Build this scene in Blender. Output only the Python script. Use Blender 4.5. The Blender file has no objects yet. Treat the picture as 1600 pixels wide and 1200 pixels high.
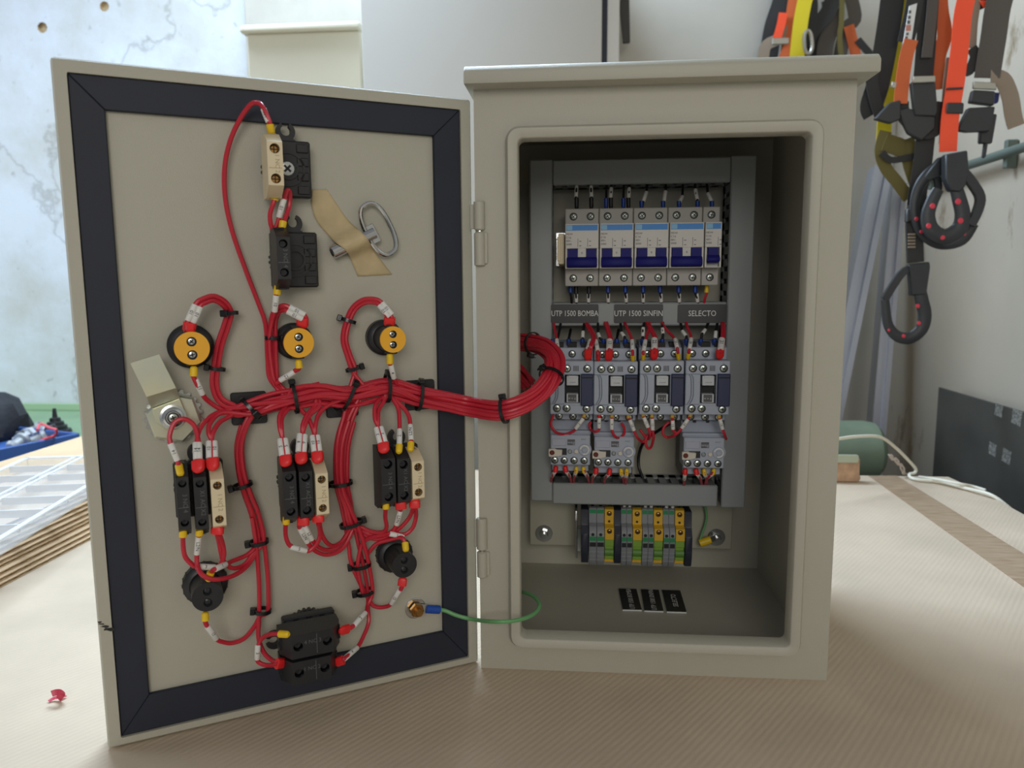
import bpy, bmesh, math, random
from mathutils import Vector, Matrix
random.seed(7)
sc = bpy.context.scene
COL = sc.collection
R_ = math.radians

# ------------------------------------------------------------------ camera
YAW, PITCH, ROLL, FPX = -0.0855, 0.1340, 0.0071, 1183.1
CAM = Vector((0.0826, -0.6237, 0.3371))
_cy, _sy, _cp, _sp = math.cos(YAW), math.sin(YAW), math.cos(PITCH), math.sin(PITCH)
FWD = Vector((_sy*_cp, _cy*_cp, -_sp))
_r = Vector((_cy, -_sy, 0)); _d = FWD.cross(_r)
RGT = math.cos(ROLL)*_r + math.sin(ROLL)*_d
DWN = -math.sin(ROLL)*_r + math.cos(ROLL)*_d
cd = bpy.data.cameras.new('camera'); cam = bpy.data.objects.new('camera', cd); COL.objects.link(cam)
m = Matrix.Identity(4)
for i in range(3):
    m[i][0], m[i][1], m[i][2], m[i][3] = RGT[i], -DWN[i], -FWD[i], CAM[i]
cam.matrix_world = m
cd.sensor_fit = 'HORIZONTAL'; cd.sensor_width = 36; cd.lens = FPX*36/1600; cd.clip_start = .01; cd.clip_end = 50
cd.dof.use_dof = True; cd.dof.focus_distance = .66; cd.dof.aperture_fstop = 9
sc.camera = cam

# ------------------------------------------------------------------ light
wd = bpy.data.worlds.new('world'); sc.world = wd; wd.use_nodes = True
wd.node_tree.nodes['Background'].inputs[0].default_value = (.93, .96, 1, 1)
wd.node_tree.nodes['Background'].inputs[1].default_value = .22
def area(name, loc, target, sx, sy, power, col=(1, 1, 1)):
    l = bpy.data.lights.new(name, 'AREA'); l.shape = 'RECTANGLE'; l.size = sx; l.size_y = sy; l.energy = power; l.color = col
    o = bpy.data.objects.new(name, l); COL.objects.link(o); o.location = loc
    o.rotation_euler = (Vector(target)-Vector(loc)).to_track_quat('-Z', 'Y').to_euler()
    return o
area('skylight', (-.62, 1.02, 1.75), (-.3, -.15, 0), 1.3, .5, 64, (.64, .81, 1))
area('gate_daylight', (-2.7, .2, .9), (-.9, 1.2, .3), 1.6, 1.8, 32, (.74, .87, 1))
area('front_fill', (.55, -2.7, 1.05), (.1, .1, .15), 1.5, 1.0, 24, (1, .955, .89))  # unseen warm fill from the camera side, set low to brighten front faces
sc.view_settings.view_transform = 'Standard'; sc.view_settings.look = 'None'
sc.view_settings.gamma = 1; sc.view_settings.use_curve_mapping = False
sc.view_settings.exposure = 0.10

# ------------------------------------------------------------------ geometry helpers
def ray(px, py): return FWD + RGT*((px-800)/FPX) + DWN*((py-600)/FPX)
def F(px, py, y):                     # pixel -> point on the plane y = const
    v = ray(px, py); return CAM + v*((y-CAM.y)/v.y)
def Z(px, py, z):                     # pixel -> point on the plane z = const
    v = ray(px, py); return CAM + v*((z-CAM.z)/v.z)
def X(px, py, x):
    v = ray(px, py); return CAM + v*((x-CAM.x)/v.x)
W, BH, BD = .2954, .4888, .245        # enclosure width, height, depth
HINGE = Vector((-.0035, .0078, .0012)); DW_, DH = .2925, .4824; DANG = .52425
DC, DS = math.cos(DANG), math.sin(DANG)
DORG = Vector((HINGE.x-DW_*DC, HINGE.y-DW_*DS, HINGE.z))
DOORM = Matrix.Translation(DORG) @ Matrix.Rotation(DANG, 4, 'Z')   # door frame: x to hinge, -y to viewer, z up
DINV = DOORM.inverted(); DN = Vector((DS, -DC, 0)); P0 = .006
def D(px, py, h=0.0):                 # pixel -> door-local point, h metres in front of the inner panel
    v = ray(px, py); O = DORG + DN*(h-P0)
    return DINV @ (CAM + v*((O-CAM).dot(DN)/v.dot(DN)))
def d(px, py, hmm): return DOORM @ D(px, py, hmm*.001)
ID = Matrix.Identity(4)

def lin(c):
    return tuple(((v/255)/12.92 if v/255 <= .04045 else ((v/255+.055)/1.055)**2.4) for v in c[:3]) + (1,)
def mat(name, col, rough=.5, metal=0, noise=None, bump=None, spec=.5, col2=None, alpha=1, trans=0, clear=0):
    M = bpy.data.materials.new(name); M.use_nodes = True
    nt = M.node_tree; b = nt.nodes['Principled BSDF']
    b.inputs['Base Color'].default_value = lin(col); b.inputs['Roughness'].default_value = rough
    b.inputs['Metallic'].default_value = metal; b.inputs['Specular IOR Level'].default_value = spec
    b.inputs['Alpha'].default_value = alpha; b.inputs['Transmission Weight'].default_value = trans; b.inputs['Coat Weight'].default_value = clear
    if noise or bump: tc = nt.nodes.new('ShaderNodeTexCoord')
    if noise:
        n = nt.nodes.new('ShaderNodeTexNoise'); n.inputs['Scale'].default_value = noise[0]; n.inputs['Detail'].default_value = 5
        mp = nt.nodes.new('ShaderNodeMapping')
        if len(noise) > 2: mp.inputs['Scale'].default_value = noise[2]
        nt.links.new(tc.outputs['Object'], mp.inputs[0]); nt.links.new(mp.outputs[0], n.inputs['Vector'])
        r = nt.nodes.new('ShaderNodeValToRGB'); r.color_ramp.elements[0].position = .3; r.color_ramp.elements[1].position = .7
        k = noise[1]; c2 = col2 or tuple(max(0, v*(1-k)) for v in col)
        r.color_ramp.elements[0].color = lin(c2); r.color_ramp.elements[1].color = lin(col)
        nt.links.new(n.outputs[0], r.inputs[0]); nt.links.new(r.outputs[0], b.inputs['Base Color'])
    if bump:
        n = nt.nodes.new('ShaderNodeTexNoise'); n.inputs['Scale'].default_value = bump[0]; n.inputs['Detail'].default_value = 2
        nt.links.new(tc.outputs['Object'], n.inputs['Vector'])
        bp = nt.nodes.new('ShaderNodeBump'); bp.inputs['Strength'].default_value = bump[1]; bp.inputs['Distance'].default_value = bump[2] if len(bump) > 2 else .001
        nt.links.new(n.outputs[0], bp.inputs['Height']); nt.links.new(bp.outputs[0], b.inputs['Normal'])
    return M

def crom(P, n=6, closed=False):
    P = [Vector(p) for p in P]
    if len(P) < 3 and not closed: return P
    out = []; N = len(P); rng = N if closed else N-1
    for i in range(rng):
        if closed: a, b, c, e = P[i-1], P[i], P[(i+1) % N], P[(i+2) % N]
        else: a, b, c, e = P[max(i-1, 0)], P[i], P[i+1], P[min(i+2, N-1)]
        for k in range(n):
            t = k/n
            out.append(.5*((2*b)+(c-a)*t+(2*a-5*b+4*c-e)*t*t+(3*b-a-3*c+e)*t**3))
    if not closed: out.append(P[-1])
    return out
_tcache = {}
def text_geo(s):
    if s not in _tcache:
        c = bpy.data.curves.new('t', 'FONT'); c.body = s; c.align_x = 'CENTER'; c.align_y = 'CENTER'; c.resolution_u = 2
        o = bpy.data.objects.new('t', c); COL.objects.link(o)
        dg = bpy.context.evaluated_depsgraph_get(); dg.update()
        me = bpy.data.meshes.new_from_object(o.evaluated_get(dg))
        _tcache[s] = ([v.co.copy() for v in me.vertices], [tuple(p.vertices) for p in me.polygons])
        bpy.data.meshes.remove(me); bpy.data.objects.remove(o); bpy.data.curves.remove(c)
    return _tcache[s]

class MB:
    def __init__(s): s.bm = bmesh.new()
    def geo(s, vs, fs, mi=0, M=None):
        v = [s.bm.verts.new(M @ Vector(p) if M else Vector(p)) for p in vs]; out = []
        for f in fs:
            try: fc = s.bm.faces.new([v[i] for i in f])
            except ValueError: continue
            fc.material_index = mi; out.append(fc)
        return out
    def box(s, a, b, bev=0, mi=0, M=None, seg=1):
        x0, x1 = sorted((a[0], b[0])); y0, y1 = sorted((a[1], b[1])); z0, z1 = sorted((a[2], b[2]))
        vs = [(x, y, z) for x in (x0, x1) for y in (y0, y1) for z in (z0, z1)]
        fs = s.geo(vs, [(0, 1, 3, 2), (4, 6, 7, 5), (0, 4, 5, 1), (2, 3, 7, 6), (0, 2, 6, 4), (1, 5, 7, 3)], mi, M)
        if bev:
            bev = min(bev, .45*min(x1-x0, y1-y0, z1-z0))
            bmesh.ops.bevel(s.bm, geom=list({e for f in fs for e in f.edges}), offset=bev, segments=seg, affect='EDGES', profile=.5, material=-1)
        return s
    def prism(s, poly, lo, hi, axis=0, mi=0, bev=0, M=None, seg=1):
        # poly in the two other axes: axis 0 -> (y,z), 1 -> (x,z), 2 -> (x,y)
        def mk(p, t): return (t, p[0], p[1]) if axis == 0 else ((p[0], t, p[1]) if axis == 1 else (p[0], p[1], t))
        n = len(poly); vs = [mk(p, lo) for p in poly] + [mk(p, hi) for p in poly]
        fs = s.geo(vs, [tuple(range(n)), tuple(range(2*n-1, n-1, -1))] + [(i, i+n, (i+1) % n+n, (i+1) % n) for i in range(n)], mi, M)
        if bev: bmesh.ops.bevel(s.bm, geom=list({e for f in fs for e in f.edges}), offset=bev, segments=seg, affect='EDGES', profile=.5, material=-1)
        return s
    def lathe(s, prof, p, ax, n=24, mi=0, M=None, cap=True):     # prof [(r,h)] along the axis ax from p
        p = Vector(p); ax = Vector(ax).normalized(); u = ax.orthogonal().normalized(); w = ax.cross(u)
        vs = []
        for r, h in prof:
            for i in range(n):
                a = 2*math.pi*i/n; vs.append(p+ax*h+(u*math.cos(a)+w*math.sin(a))*r)
        fs = []
        for k in range(len(prof)-1):
            for i in range(n): fs.append((k*n+i, k*n+(i+1) % n, (k+1)*n+(i+1) % n, (k+1)*n+i))
        if cap: fs += [tuple(range(n-1, -1, -1)), tuple(range((len(prof)-1)*n, len(prof)*n))]
        s.geo(vs, fs, mi, M); return s
    def cyl(s, p, q, r, r2=None, n=16, mi=0, bev=0):
        p, q = Vector(p), Vector(q); L = (q-p).length; r2 = r if r2 is None else r2
        pr = [(r, 0), (r2, L)] if not bev else [(r-bev, 0), (r, bev), (r2, L-bev), (r2-bev, L)]
        return s.lathe(pr, p, q-p, n, mi)
    def sweep(s, pts, sect, mi=0, closed=False, up=None, scale=None, cap=True):   # sect [(side,up)] offsets
        pts = [Vector(p) for p in pts]; N = len(pts); n = len(sect); vs = []; u = None
        for i, p in enumerate(pts):
            a = pts[i-1] if (i > 0 or closed) else p; b = pts[(i+1) % N] if (i < N-1 or closed) else p
            t = (b-a).normalized() if (b-a).length > 1e-9 else Vector((0, 0, 1))
            if up is not None: u = (Vector(up)-t*t.dot(Vector(up)))
            elif u is None: u = t.orthogonal()
            else: u = u-t*t.dot(u)
            u = u.normalized() if u.length > 1e-6 else t.orthogonal().normalized()
            sd = t.cross(u); k = scale[i] if scale else 1
            for a_, b_ in sect: vs.append(p+sd*a_*k+u*b_*k)
        fs = []
        for k in range(N if closed else N-1):
            k2 = (k+1) % N
            for i in range(n): fs.append((k*n+i, k*n+(i+1) % n, k2*n+(i+1) % n, k2*n+i))
        if not closed and cap: fs += [tuple(range(n-1, -1, -1)), tuple(range((N-1)*n, N*n))]
        s.geo(vs, fs, mi); return s
    def tube(s, pts, r, n=8, mi=0, sm=5, closed=False, scale=None):
        P = crom(pts, sm, closed) if sm else pts
        return s.sweep(P, [(r*math.cos(2*math.pi*i/n), r*math.sin(2*math.pi*i/n)) for i in range(n)], mi, closed, None, scale)
    def strap(s, pts, w, th, up, mi=0, sm=5, closed=False):
        return s.sweep(crom(pts, sm, closed), [(-w/2, -th/2), (w/2, -th/2), (w/2, th/2), (-w/2, th/2)], mi, closed, up)
    def holes(s, outer, hs, y, depth, mi=0, mh=1, mb=1, n=16):   # face in the plane y with round blind holes [(x,z,r)]
        bm = bmesh.new(); eds = []
        def loop(P):
            v = [bm.verts.new((p[0], y, p[1])) for p in P]
            for i in range(len(v)): eds.append(bm.edges.new((v[i-1], v[i])))
        loop(outer); circ = []
        for h in hs:
            c = [(h[0]+h[2]*math.cos(2*math.pi*i/n), h[1]+h[2]*math.sin(2*math.pi*i/n)) for i in range(n)]; circ.append(c); loop(c)
        bmesh.ops.triangle_fill(bm, use_beauty=True, use_dissolve=False, edges=eds, normal=(0, -1, 0))
        bm.verts.index_update()
        s.geo([v.co.copy() for v in bm.verts], [tuple(v.index for v in f.verts) for f in bm.faces], mi); bm.free()
        for c in circ:
            s.geo([(p[0], y, p[1]) for p in c]+[(p[0], y+depth, p[1]) for p in c], [(i, (i+1) % n, (i+1) % n+n, i+n) for i in range(n)], mh)
            s.geo([(p[0], y+depth, p[1]) for p in c], [tuple(range(n))], mb)
        return s
    def text(s, t, size, c, xd, yd, mi=0, wid=None):       # wid: total width, letters are condensed or stretched to it
        vs, fs = text_geo(t); xd, yd = Vector(xd).normalized(), Vector(yd).normalized(); c = Vector(c)
        sx = size if wid is None else wid/(max(v.x for v in vs)-min(v.x for v in vs))
        s.geo([c+xd*v.x*sx+yd*v.y*size for v in vs], fs, mi); return s
    def build(s, name, mats, parent=None, space=ID, sharp=35, recalc=True):
        if recalc: bmesh.ops.recalc_face_normals(s.bm, faces=s.bm.faces)
        me = bpy.data.meshes.new(name); s.bm.to_mesh(me); s.bm.free()
        for M in (mats if isinstance(mats, (list, tuple)) else [mats]): me.materials.append(M)
        me.polygons.foreach_set('use_smooth', [True]*len(me.polygons)); me.set_sharp_from_angle(angle=R_(sharp))
        o = bpy.data.objects.new(name, me); COL.objects.link(o)
        if parent is not None:
            o.parent = parent; o.matrix_local = WM[parent.name].inverted() @ space
        else: o.matrix_local = space
        WM[o.name] = space.copy(); return o
WM = {}
def tag(o, label=None, cat=None, group=None, kind=None):
    for k, v in (('label', label), ('category', cat), ('group', group), ('kind', kind)):
        if v: o[k] = v
    return o
def thing(name, label, cat, loc=(0, 0, 0), group=None, M=None):
    o = bpy.data.objects.new(name, None); COL.objects.link(o); o.empty_display_size = .01
    M = M if M is not None else Matrix.Translation(Vector(loc)); o.matrix_local = M; WM[o.name] = M.copy()
    return tag(o, label, cat, group)
def solo(mb, name, mats, label, cat, base=None, group=None, space=ID, sharp=35):   # a thing that is one mesh, origin moved to base
    o = mb.build(name, mats, None, space, sharp); tag(o, label, cat, group)
    if base is not None:
        b = Vector(base); T = Matrix.Translation(space.inverted() @ b); o.data.transform(T.inverted()); o.matrix_local = space @ T; WM[o.name] = o.matrix_local.copy()
    return o
def dup(root, off, label=None, group=None):
    def cp(o, par):
        c = o.copy(); COL.objects.link(c)
        if par is not None: c.parent = par
        for ch in list(o.children): cp(ch, c)
        return c
    r = cp(root, None); M = Matrix.Translation(Vector(off)) @ WM[root.name]; r.matrix_local = M; WM[r.name] = M
    if label: r['label'] = label
    if group: r['group'] = group
    return r
def rrect(x0, x1, z0, z1, r, n=5):
    P = []
    for cx, cz, a0 in ((x1-r, z1-r, 0), (x0+r, z1-r, 90), (x0+r, z0+r, 180), (x1-r, z0+r, 270)):
        for k in range(n+1):
            a = R_(a0+90*k/n); P.append((cx+r*math.cos(a), cz+r*math.sin(a)))
    return P
def loft(mb, loops, mi=0, closed=False):     # loops [(poly xz, y)] bridged in order
    n = len(loops[0][0]); vs = [(p[0], y, p[1]) for P, y in loops for p in P]; fs = []; L = len(loops)
    for k in range(L if closed else L-1):
        k2 = (k+1) % L
        for i in range(n): fs.append((k*n+i, k*n+(i+1) % n, k2*n+(i+1) % n, k2*n+i))
    mb.geo(vs, fs, mi); return mb

# ------------------------------------------------------------------ materials
POWDER = mat('powder_coat', (185, 182, 167), .48, noise=(3, .03), bump=(1400, .28, .0006))
POWDER_SM = mat('powder_coat_panel', (174, 171, 154), .5, noise=(4, .05), bump=(900, .1, .0004))
GASKET = mat('black_foam', (36, 41, 56), .62, noise=(15, .12))
DUCT = mat('grey_duct', (150, 155, 156), .5)
DARKSLOT = mat('slot_dark', (34, 35, 36), .7)
BLACKP = mat('black_plastic', (38, 39, 42), .42, noise=(60, .15))
BLACKS = mat('black_plastic_shiny', (24, 25, 28), .25)
BLACKT = mat('black_print', (28, 28, 30), .6)
GREYT = mat('grey_print', (92, 92, 94), .6)
CREAM = mat('cream_plastic', (226, 210, 176), .42)
CREAMD = mat('cream_hole', (170, 150, 110), .6)
YELLOW = mat('yellow_lamp_back', (244, 178, 44), .4)
FYEL = mat('ferrule_yellow', (240, 200, 30), .42)
FRED = mat('ferrule_red', (232, 40, 42), .4)
FBLU = mat('ferrule_blue', (22, 62, 150), .4)
FBLK = mat('ferrule_black', (26, 27, 33), .45)
GOLD = mat('gold_ferrule', (205, 165, 70), .4)
RED = mat('red_wire', (196, 40, 58), .36)
BLKW = mat('black_wire', (24, 24, 28), .42)
GRNW = mat('green_wire', (110, 170, 112), .42)
WHITE = mat('white_sleeve', (226, 226, 222), .5)
STEEL = mat('zinc_steel', (205, 208, 208), .25, 1)
CHROME = mat('chrome', (205, 206, 208), .16, 1)
BRASS = mat('brass', (176, 132, 74), .35, 1)
ZINC = mat('yellow_zinc', (222, 220, 190), .34, .75, noise=(22, .3), col2=(188, 198, 196))
TAPE = mat('masking_tape', (208, 188, 146), .6, noise=(50, .12), bump=(140, .3, .0008))
MCBW = mat('breaker_white', (206, 204, 198), .45)
MCBS = mat('breaker_shoulder', (172, 170, 164), .5)
MCBB = mat('breaker_stripe', (30, 128, 206), .45)
MCBL = mat('stripe_mark', (120, 178, 214), .45)
TOGG = mat('toggle_blue', (30, 30, 112), .55, spec=.2)
CONT = mat('contactor_grey', (170, 178, 192), .45)
CONTD = mat('contactor_dark', (128, 136, 152), .5)
NAVY = mat('navy_cover', (42, 50, 84), .4)
INDW = mat('indicator_white', (200, 204, 208), .45)
TGREY = mat('terminal_grey', (140, 144, 148), .5)
TGRN = mat('terminal_green', (40, 138, 84), .5)
TYEL = mat('terminal_yellow', (222, 176, 46), .5)
TYG = mat('terminal_lime', (128, 168, 60), .5)
LABB = mat('label_black', (36, 38, 40), .35)
LABW = mat('label_white', (228, 228, 226), .5)
FRAMEM = POWDER
# ================================================================== setting
def plaster():
    M = bpy.data.materials.new('plaster_wall'); M.use_nodes = True; nt = M.node_tree; b = nt.nodes['Principled BSDF']; b.inputs['Roughness'].default_value = .85
    tc = nt.nodes.new('ShaderNodeTexCoord')
    n = nt.nodes.new('ShaderNodeTexNoise'); n.inputs['Scale'].default_value = 3.5; n.inputs['Detail'].default_value = 8; n.inputs['Roughness'].default_value = .65
    r = nt.nodes.new('ShaderNodeValToRGB'); r.color_ramp.elements[0].position = .32; r.color_ramp.elements[1].position = .6
    r.color_ramp.elements[0].color = lin((190, 190, 184)); r.color_ramp.elements[1].color = lin((210, 216, 224))
    n2 = nt.nodes.new('ShaderNodeTexNoise'); n2.inputs['Scale'].default_value = 30; n2.inputs['Detail'].default_value = 6
    r2 = nt.nodes.new('ShaderNodeValToRGB'); r2.color_ramp.elements[0].position = .22; r2.color_ramp.elements[1].position = .36
    r2.color_ramp.elements[0].color = lin((196, 192, 184)); r2.color_ramp.elements[1].color = (1, 1, 1, 1)
    v = nt.nodes.new('ShaderNodeTexVoronoi'); v.feature = 'DISTANCE_TO_EDGE'; v.inputs['Scale'].default_value = 1.1
    nd = nt.nodes.new('ShaderNodeTexNoise'); nd.inputs['Scale'].default_value = 4; nd.inputs['Detail'].default_value = 6
    mx = nt.nodes.new('ShaderNodeMix'); mx.data_type = 'VECTOR'; mx.inputs[0].default_value = .35
    rv = nt.nodes.new('ShaderNodeValToRGB'); rv.color_ramp.elements[0].position = 0; rv.color_ramp.elements[1].position = .006
    rv.color_ramp.elements[0].color = lin((222, 220, 216)); rv.color_ramp.elements[1].color = (1, 1, 1, 1)
    L = nt.links.new
    L(tc.outputs['Object'], n.inputs['Vector']); L(n.outputs[0], r.inputs[0]); L(tc.outputs['Object'], n2.inputs['Vector']); L(n2.outputs[0], r2.inputs[0])
    L(tc.outputs['Object'], mx.inputs[4]); L(tc.outputs['Object'], nd.inputs['Vector']); L(nd.outputs[1], mx.inputs[5]); L(mx.outputs[1], v.inputs['Vector']); L(v.outputs[0], rv.inputs[0])
    m1 = nt.nodes.new('ShaderNodeMix'); m1.data_type = 'RGBA'; m1.blend_type = 'MULTIPLY'; m1.inputs[0].default_value = 1
    m2 = nt.nodes.new('ShaderNodeMix'); m2.data_type = 'RGBA'; m2.blend_type = 'MULTIPLY'; m2.inputs[0].default_value = 1
    L(r.outputs[0], m1.inputs[6]); L(r2.outputs[0], m1.inputs[7]); L(m1.outputs[2], m2.inputs[6]); L(rv.outputs[0], m2.inputs[7]); L(m2.outputs[2], b.inputs['Base Color'])
    bp = nt.nodes.new('ShaderNodeBump'); bp.inputs['Strength'].default_value = .5; bp.inputs['Distance'].default_value = .01
    L(n.outputs[0], bp.inputs['Height']); L(bp.outputs[0], b.inputs['Normal'])
    return M
PLASTER = plaster()
WALLR = mat('stained_wall', (188, 175, 156), .85, noise=(3.2, .0), col2=(174, 164, 148), bump=(12, .2, .004))
def stains(M):            # dark dirt runs with a shape of their own
    nt = M.node_tree; b = nt.nodes['Principled BSDF']; L = nt.links.new; tc = nt.nodes.new('ShaderNodeTexCoord')
    mp = nt.nodes.new('ShaderNodeMapping'); mp.inputs['Scale'].default_value = (1, 7, 3)
    n = nt.nodes.new('ShaderNodeTexNoise'); n.inputs['Scale'].default_value = 1.6; n.inputs['Detail'].default_value = 7; n.inputs['Roughness'].default_value = .7
    r = nt.nodes.new('ShaderNodeValToRGB'); r.color_ramp.elements[0].position = .27; r.color_ramp.elements[1].position = .40
    r.color_ramp.elements[0].color = lin((165, 148, 116)); r.color_ramp.elements[1].color = (1, 1, 1, 1)
    L(tc.outputs['Object'], mp.inputs[0]); L(mp.outputs[0], n.inputs['Vector']); L(n.outputs[0], r.inputs[0])
    m = nt.nodes.new('ShaderNodeMix'); m.data_type = 'RGBA'; m.blend_type = 'MULTIPLY'; m.inputs[0].default_value = 1
    src = b.inputs['Base Color'].links[0].from_socket; L(src, m.inputs[6]); L(r.outputs[0], m.inputs[7]); L(m.outputs[2], b.inputs['Base Color'])
stains(WALLR)
FZ, YB, XR = -.78, 1.50, .90
w = MB()
hole1, hole2 = F(66, 43, YB), F(163, 10, YB)
w.holes([(-3.2, FZ), (XR+.1, FZ), (XR+.1, 2.3), (-3.2, 2.3)], [(hole1.x, hole1.z, .015), (hole2.x, hole2.z, .014)], YB, .010, 0, 1, 1, 9)
w.box((-3.2, YB+.03, FZ), (XR+.1, YB+.15, 2.3))
BRICKD = mat('bare_mortar', (222, 198, 158), .9, noise=(40, .4))
tag(w.build('wall_back', [PLASTER, BRICKD], recalc=True), kind='structure')
p = MB(); a, b = F(381, 20, YB-.03), F(640, 20, YB-.03)
p.box((a.x, YB-.03, FZ), (b.x, YB+.01, 2.3), .004)
tag(p.build('trim_1', mat('shaded_wall_plaster', (184, 179, 168), .85, noise=(9, .08), bump=(30, .2, .004))), kind='structure')  # painted darker to stand for the warm shade on this wall stretch
p = MB(); p.box((b.x+.0002, YB-.03, FZ), (XR, YB+.01, 2.3), .002)
tag(p.build('trim_2', mat('painted_wall', (204, 199, 188), .85, noise=(5, .05), bump=(30, .15, .004))), kind='structure')
w = MB(); w.box((XR, -3.2, FZ), (XR+.12, YB+.03, 2.3)); tag(w.build('wall_right', WALLR), kind='structure')
w = MB(); w.box((-3.2, -3.2, FZ-.1), (XR+.12, YB+.15, FZ)); tag(w.build('floor', mat('concrete_floor', (128, 124, 116), .8, noise=(4, .2))), kind='structure')

# ---------------------------------------------------------------- workbench with cardboard sheet
def kraft(name, col, ang, scale, strength, dist):
    M = mat(name, col, .85, noise=(7, .09)); nt = M.node_tree; b = nt.nodes['Principled BSDF']; L = nt.links.new
    tc = nt.nodes.new('ShaderNodeTexCoord'); mp = nt.nodes.new('ShaderNodeMapping'); mp.inputs['Rotation'].default_value = (0, 0, ang)
    wv = nt.nodes.new('ShaderNodeTexWave'); wv.inputs['Scale'].default_value = scale; wv.inputs['Distortion'].default_value = .6; wv.inputs['Detail'].default_value = 2; wv.inputs['Detail Scale'].default_value = 3
    nz = nt.nodes.new('ShaderNodeTexNoise'); nz.inputs['Scale'].default_value = 90; nz.inputs['Detail'].default_value = 4
    ad = nt.nodes.new('ShaderNodeMath'); ad.operation = 'MULTIPLY_ADD'; ad.inputs[1].default_value = .6
    bp = nt.nodes.new('ShaderNodeBump'); bp.inputs['Strength'].default_value = strength; bp.inputs['Distance'].default_value = dist
    L(tc.outputs['Object'], mp.inputs[0]); L(mp.outputs[0], wv.inputs['Vector']); L(tc.outputs['Object'], nz.inputs['Vector'])
    L(nz.outputs[0], ad.inputs[0]); L(wv.outputs['Fac'], ad.inputs[2]); L(ad.outputs[0], bp.inputs['Height']); L(bp.outputs[0], b.inputs['Normal'])
    return M
g1, g2 = Z(0, 1040, 0), Z(150, 990, 0)
GANG = math.atan2(g2.y-g1.y, g2.x-g1.x)
KRAFT = kraft('kraft_sheet', (207, 188, 164), -(GANG+R_(90)), 62, .16, .0010)
TX0, TX1, TY0, TY1 = -1.5, .726, -.75, .703
t = thing('workbench', 'workbench carrying the cardboard sheet and the open electrical enclosure', 'table', (0, 0, FZ))
STW = mat('bench_steel', (96, 100, 104), .5, .4)
q = MB(); q.box((TX0, TY0, -.034), (TX1-.002, TY1-.004, -.004), .002); q.build('tabletop', mat('bench_wood', (130, 104, 78), .7, noise=(6, .3, (1, 8, 8))), t)
for lx in (TX0+.06, TX1-.08):
    for ly in (TY0+.06, TY1-.08):
        q = MB(); q.box((lx-.025, ly-.025, FZ), (lx+.025, ly+.025, -.034), .003); q.build('leg', STW, t)
q = MB()
edge = [(TX0, TY0), (TX1, TY0)]
random.seed(3)
for k in range(1, 12): edge.append((TX1+random.uniform(-.003, .003), TY0+(TY1-TY0)*k/12))
edge += [(TX1-.006, TY1), (.2, TY1+.002), (-.5, TY1-.002), (TX0, TY1)]
q.prism(edge, -.004, 0, 2)
sheet = solo(q, 'cardboard_sheet', KRAFT, 'large brown corrugated cardboard sheet covering the workbench under the enclosure', 'cardboard', (0, 0, -.004))
P = [Z(*c, .0002) for c in ((1357, 743.5), (1401, 743.5), (1600, 866), (1640, 890), (1640, 945), (1595, 914))]
q = MB(); q.prism([(v.x, v.y) for v in P], 0.0001, .0007, 2)
solo(q, 'packing_tape', mat('packing_tape', (150, 122, 96), .3, noise=(25, .25, (1, 6, 1)), col2=(182, 158, 132)), 'strip of shiny brown packing tape running across the cardboard right of the enclosure', 'tape', P[0])

# ---------------------------------------------------------------- enclosure
enc = thing('electrical_enclosure', 'beige-grey steel electrical enclosure with hood and open door on the cardboard', 'enclosure')
RX0, RX1, RZ0, RZ1, RY = .0245, .2722, .0221, .4602, -.0102
RIM = .0112
bdy = MB()
hole = rrect(RX0+.001, RX1-.001, RZ0+.001, RZ1-.001, .011)
outer = []
for i, pz in enumerate(hole):         # outer loop with the same number of points
    k = i//6
    outer.append([(W, BH), (0, BH), (0, 0), (W, 0)][k])
loft(bdy, [(hole, 0.002), (hole, 0.0), (outer, 0.0)])
T = .0016
bdy.box((0, .0004, 0), (T, BD, BH)); bdy.box((W-T, .0004, 0), (W, BD, BH)); bdy.box((0, BD-T, 0), (W, BD, BH))
bdy.box((T, .0004, 0), (W-T, BD-T, .0042)); bdy.box((T, .0004, BH-T), (W-T, BD-T, BH))
bdy.build('body', POWDER, enc)
rim = MB(); hin = rrect(RX0+RIM, RX1-RIM, RZ0+RIM, RZ1-RIM, .0045)
loft(rim, [(hole, .0005), (rrect(RX0+.0012, RX1-.0012, RZ0+.0012, RZ1-.0012, .011), RY*.55), (rrect(RX0+.0035, RX1-.0035, RZ0+.0035, RZ1-.0035, .009), RY), (rrect(RX0+RIM-.001, RX1-RIM+.001, RZ0+RIM-.001, RZ1-RIM+.001, .005), RY), (hin, RY+.001), (hin, .008), (hole, .008)])
rim.build('door_rim', POWDER, enc, sharp=50)
hd = MB(); HX0, HX1 = -.0056, .3058
hd.prism([(-.0185, BH), (-.0185, .4985), (-.0135, .5032), (.125, .5105), (BD+.012, .5032), (BD+.012, BH)], HX0, HX1, 0, 0, .0016, None, 2)
hd.build('hood', POWDER, enc, sharp=30)
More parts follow.
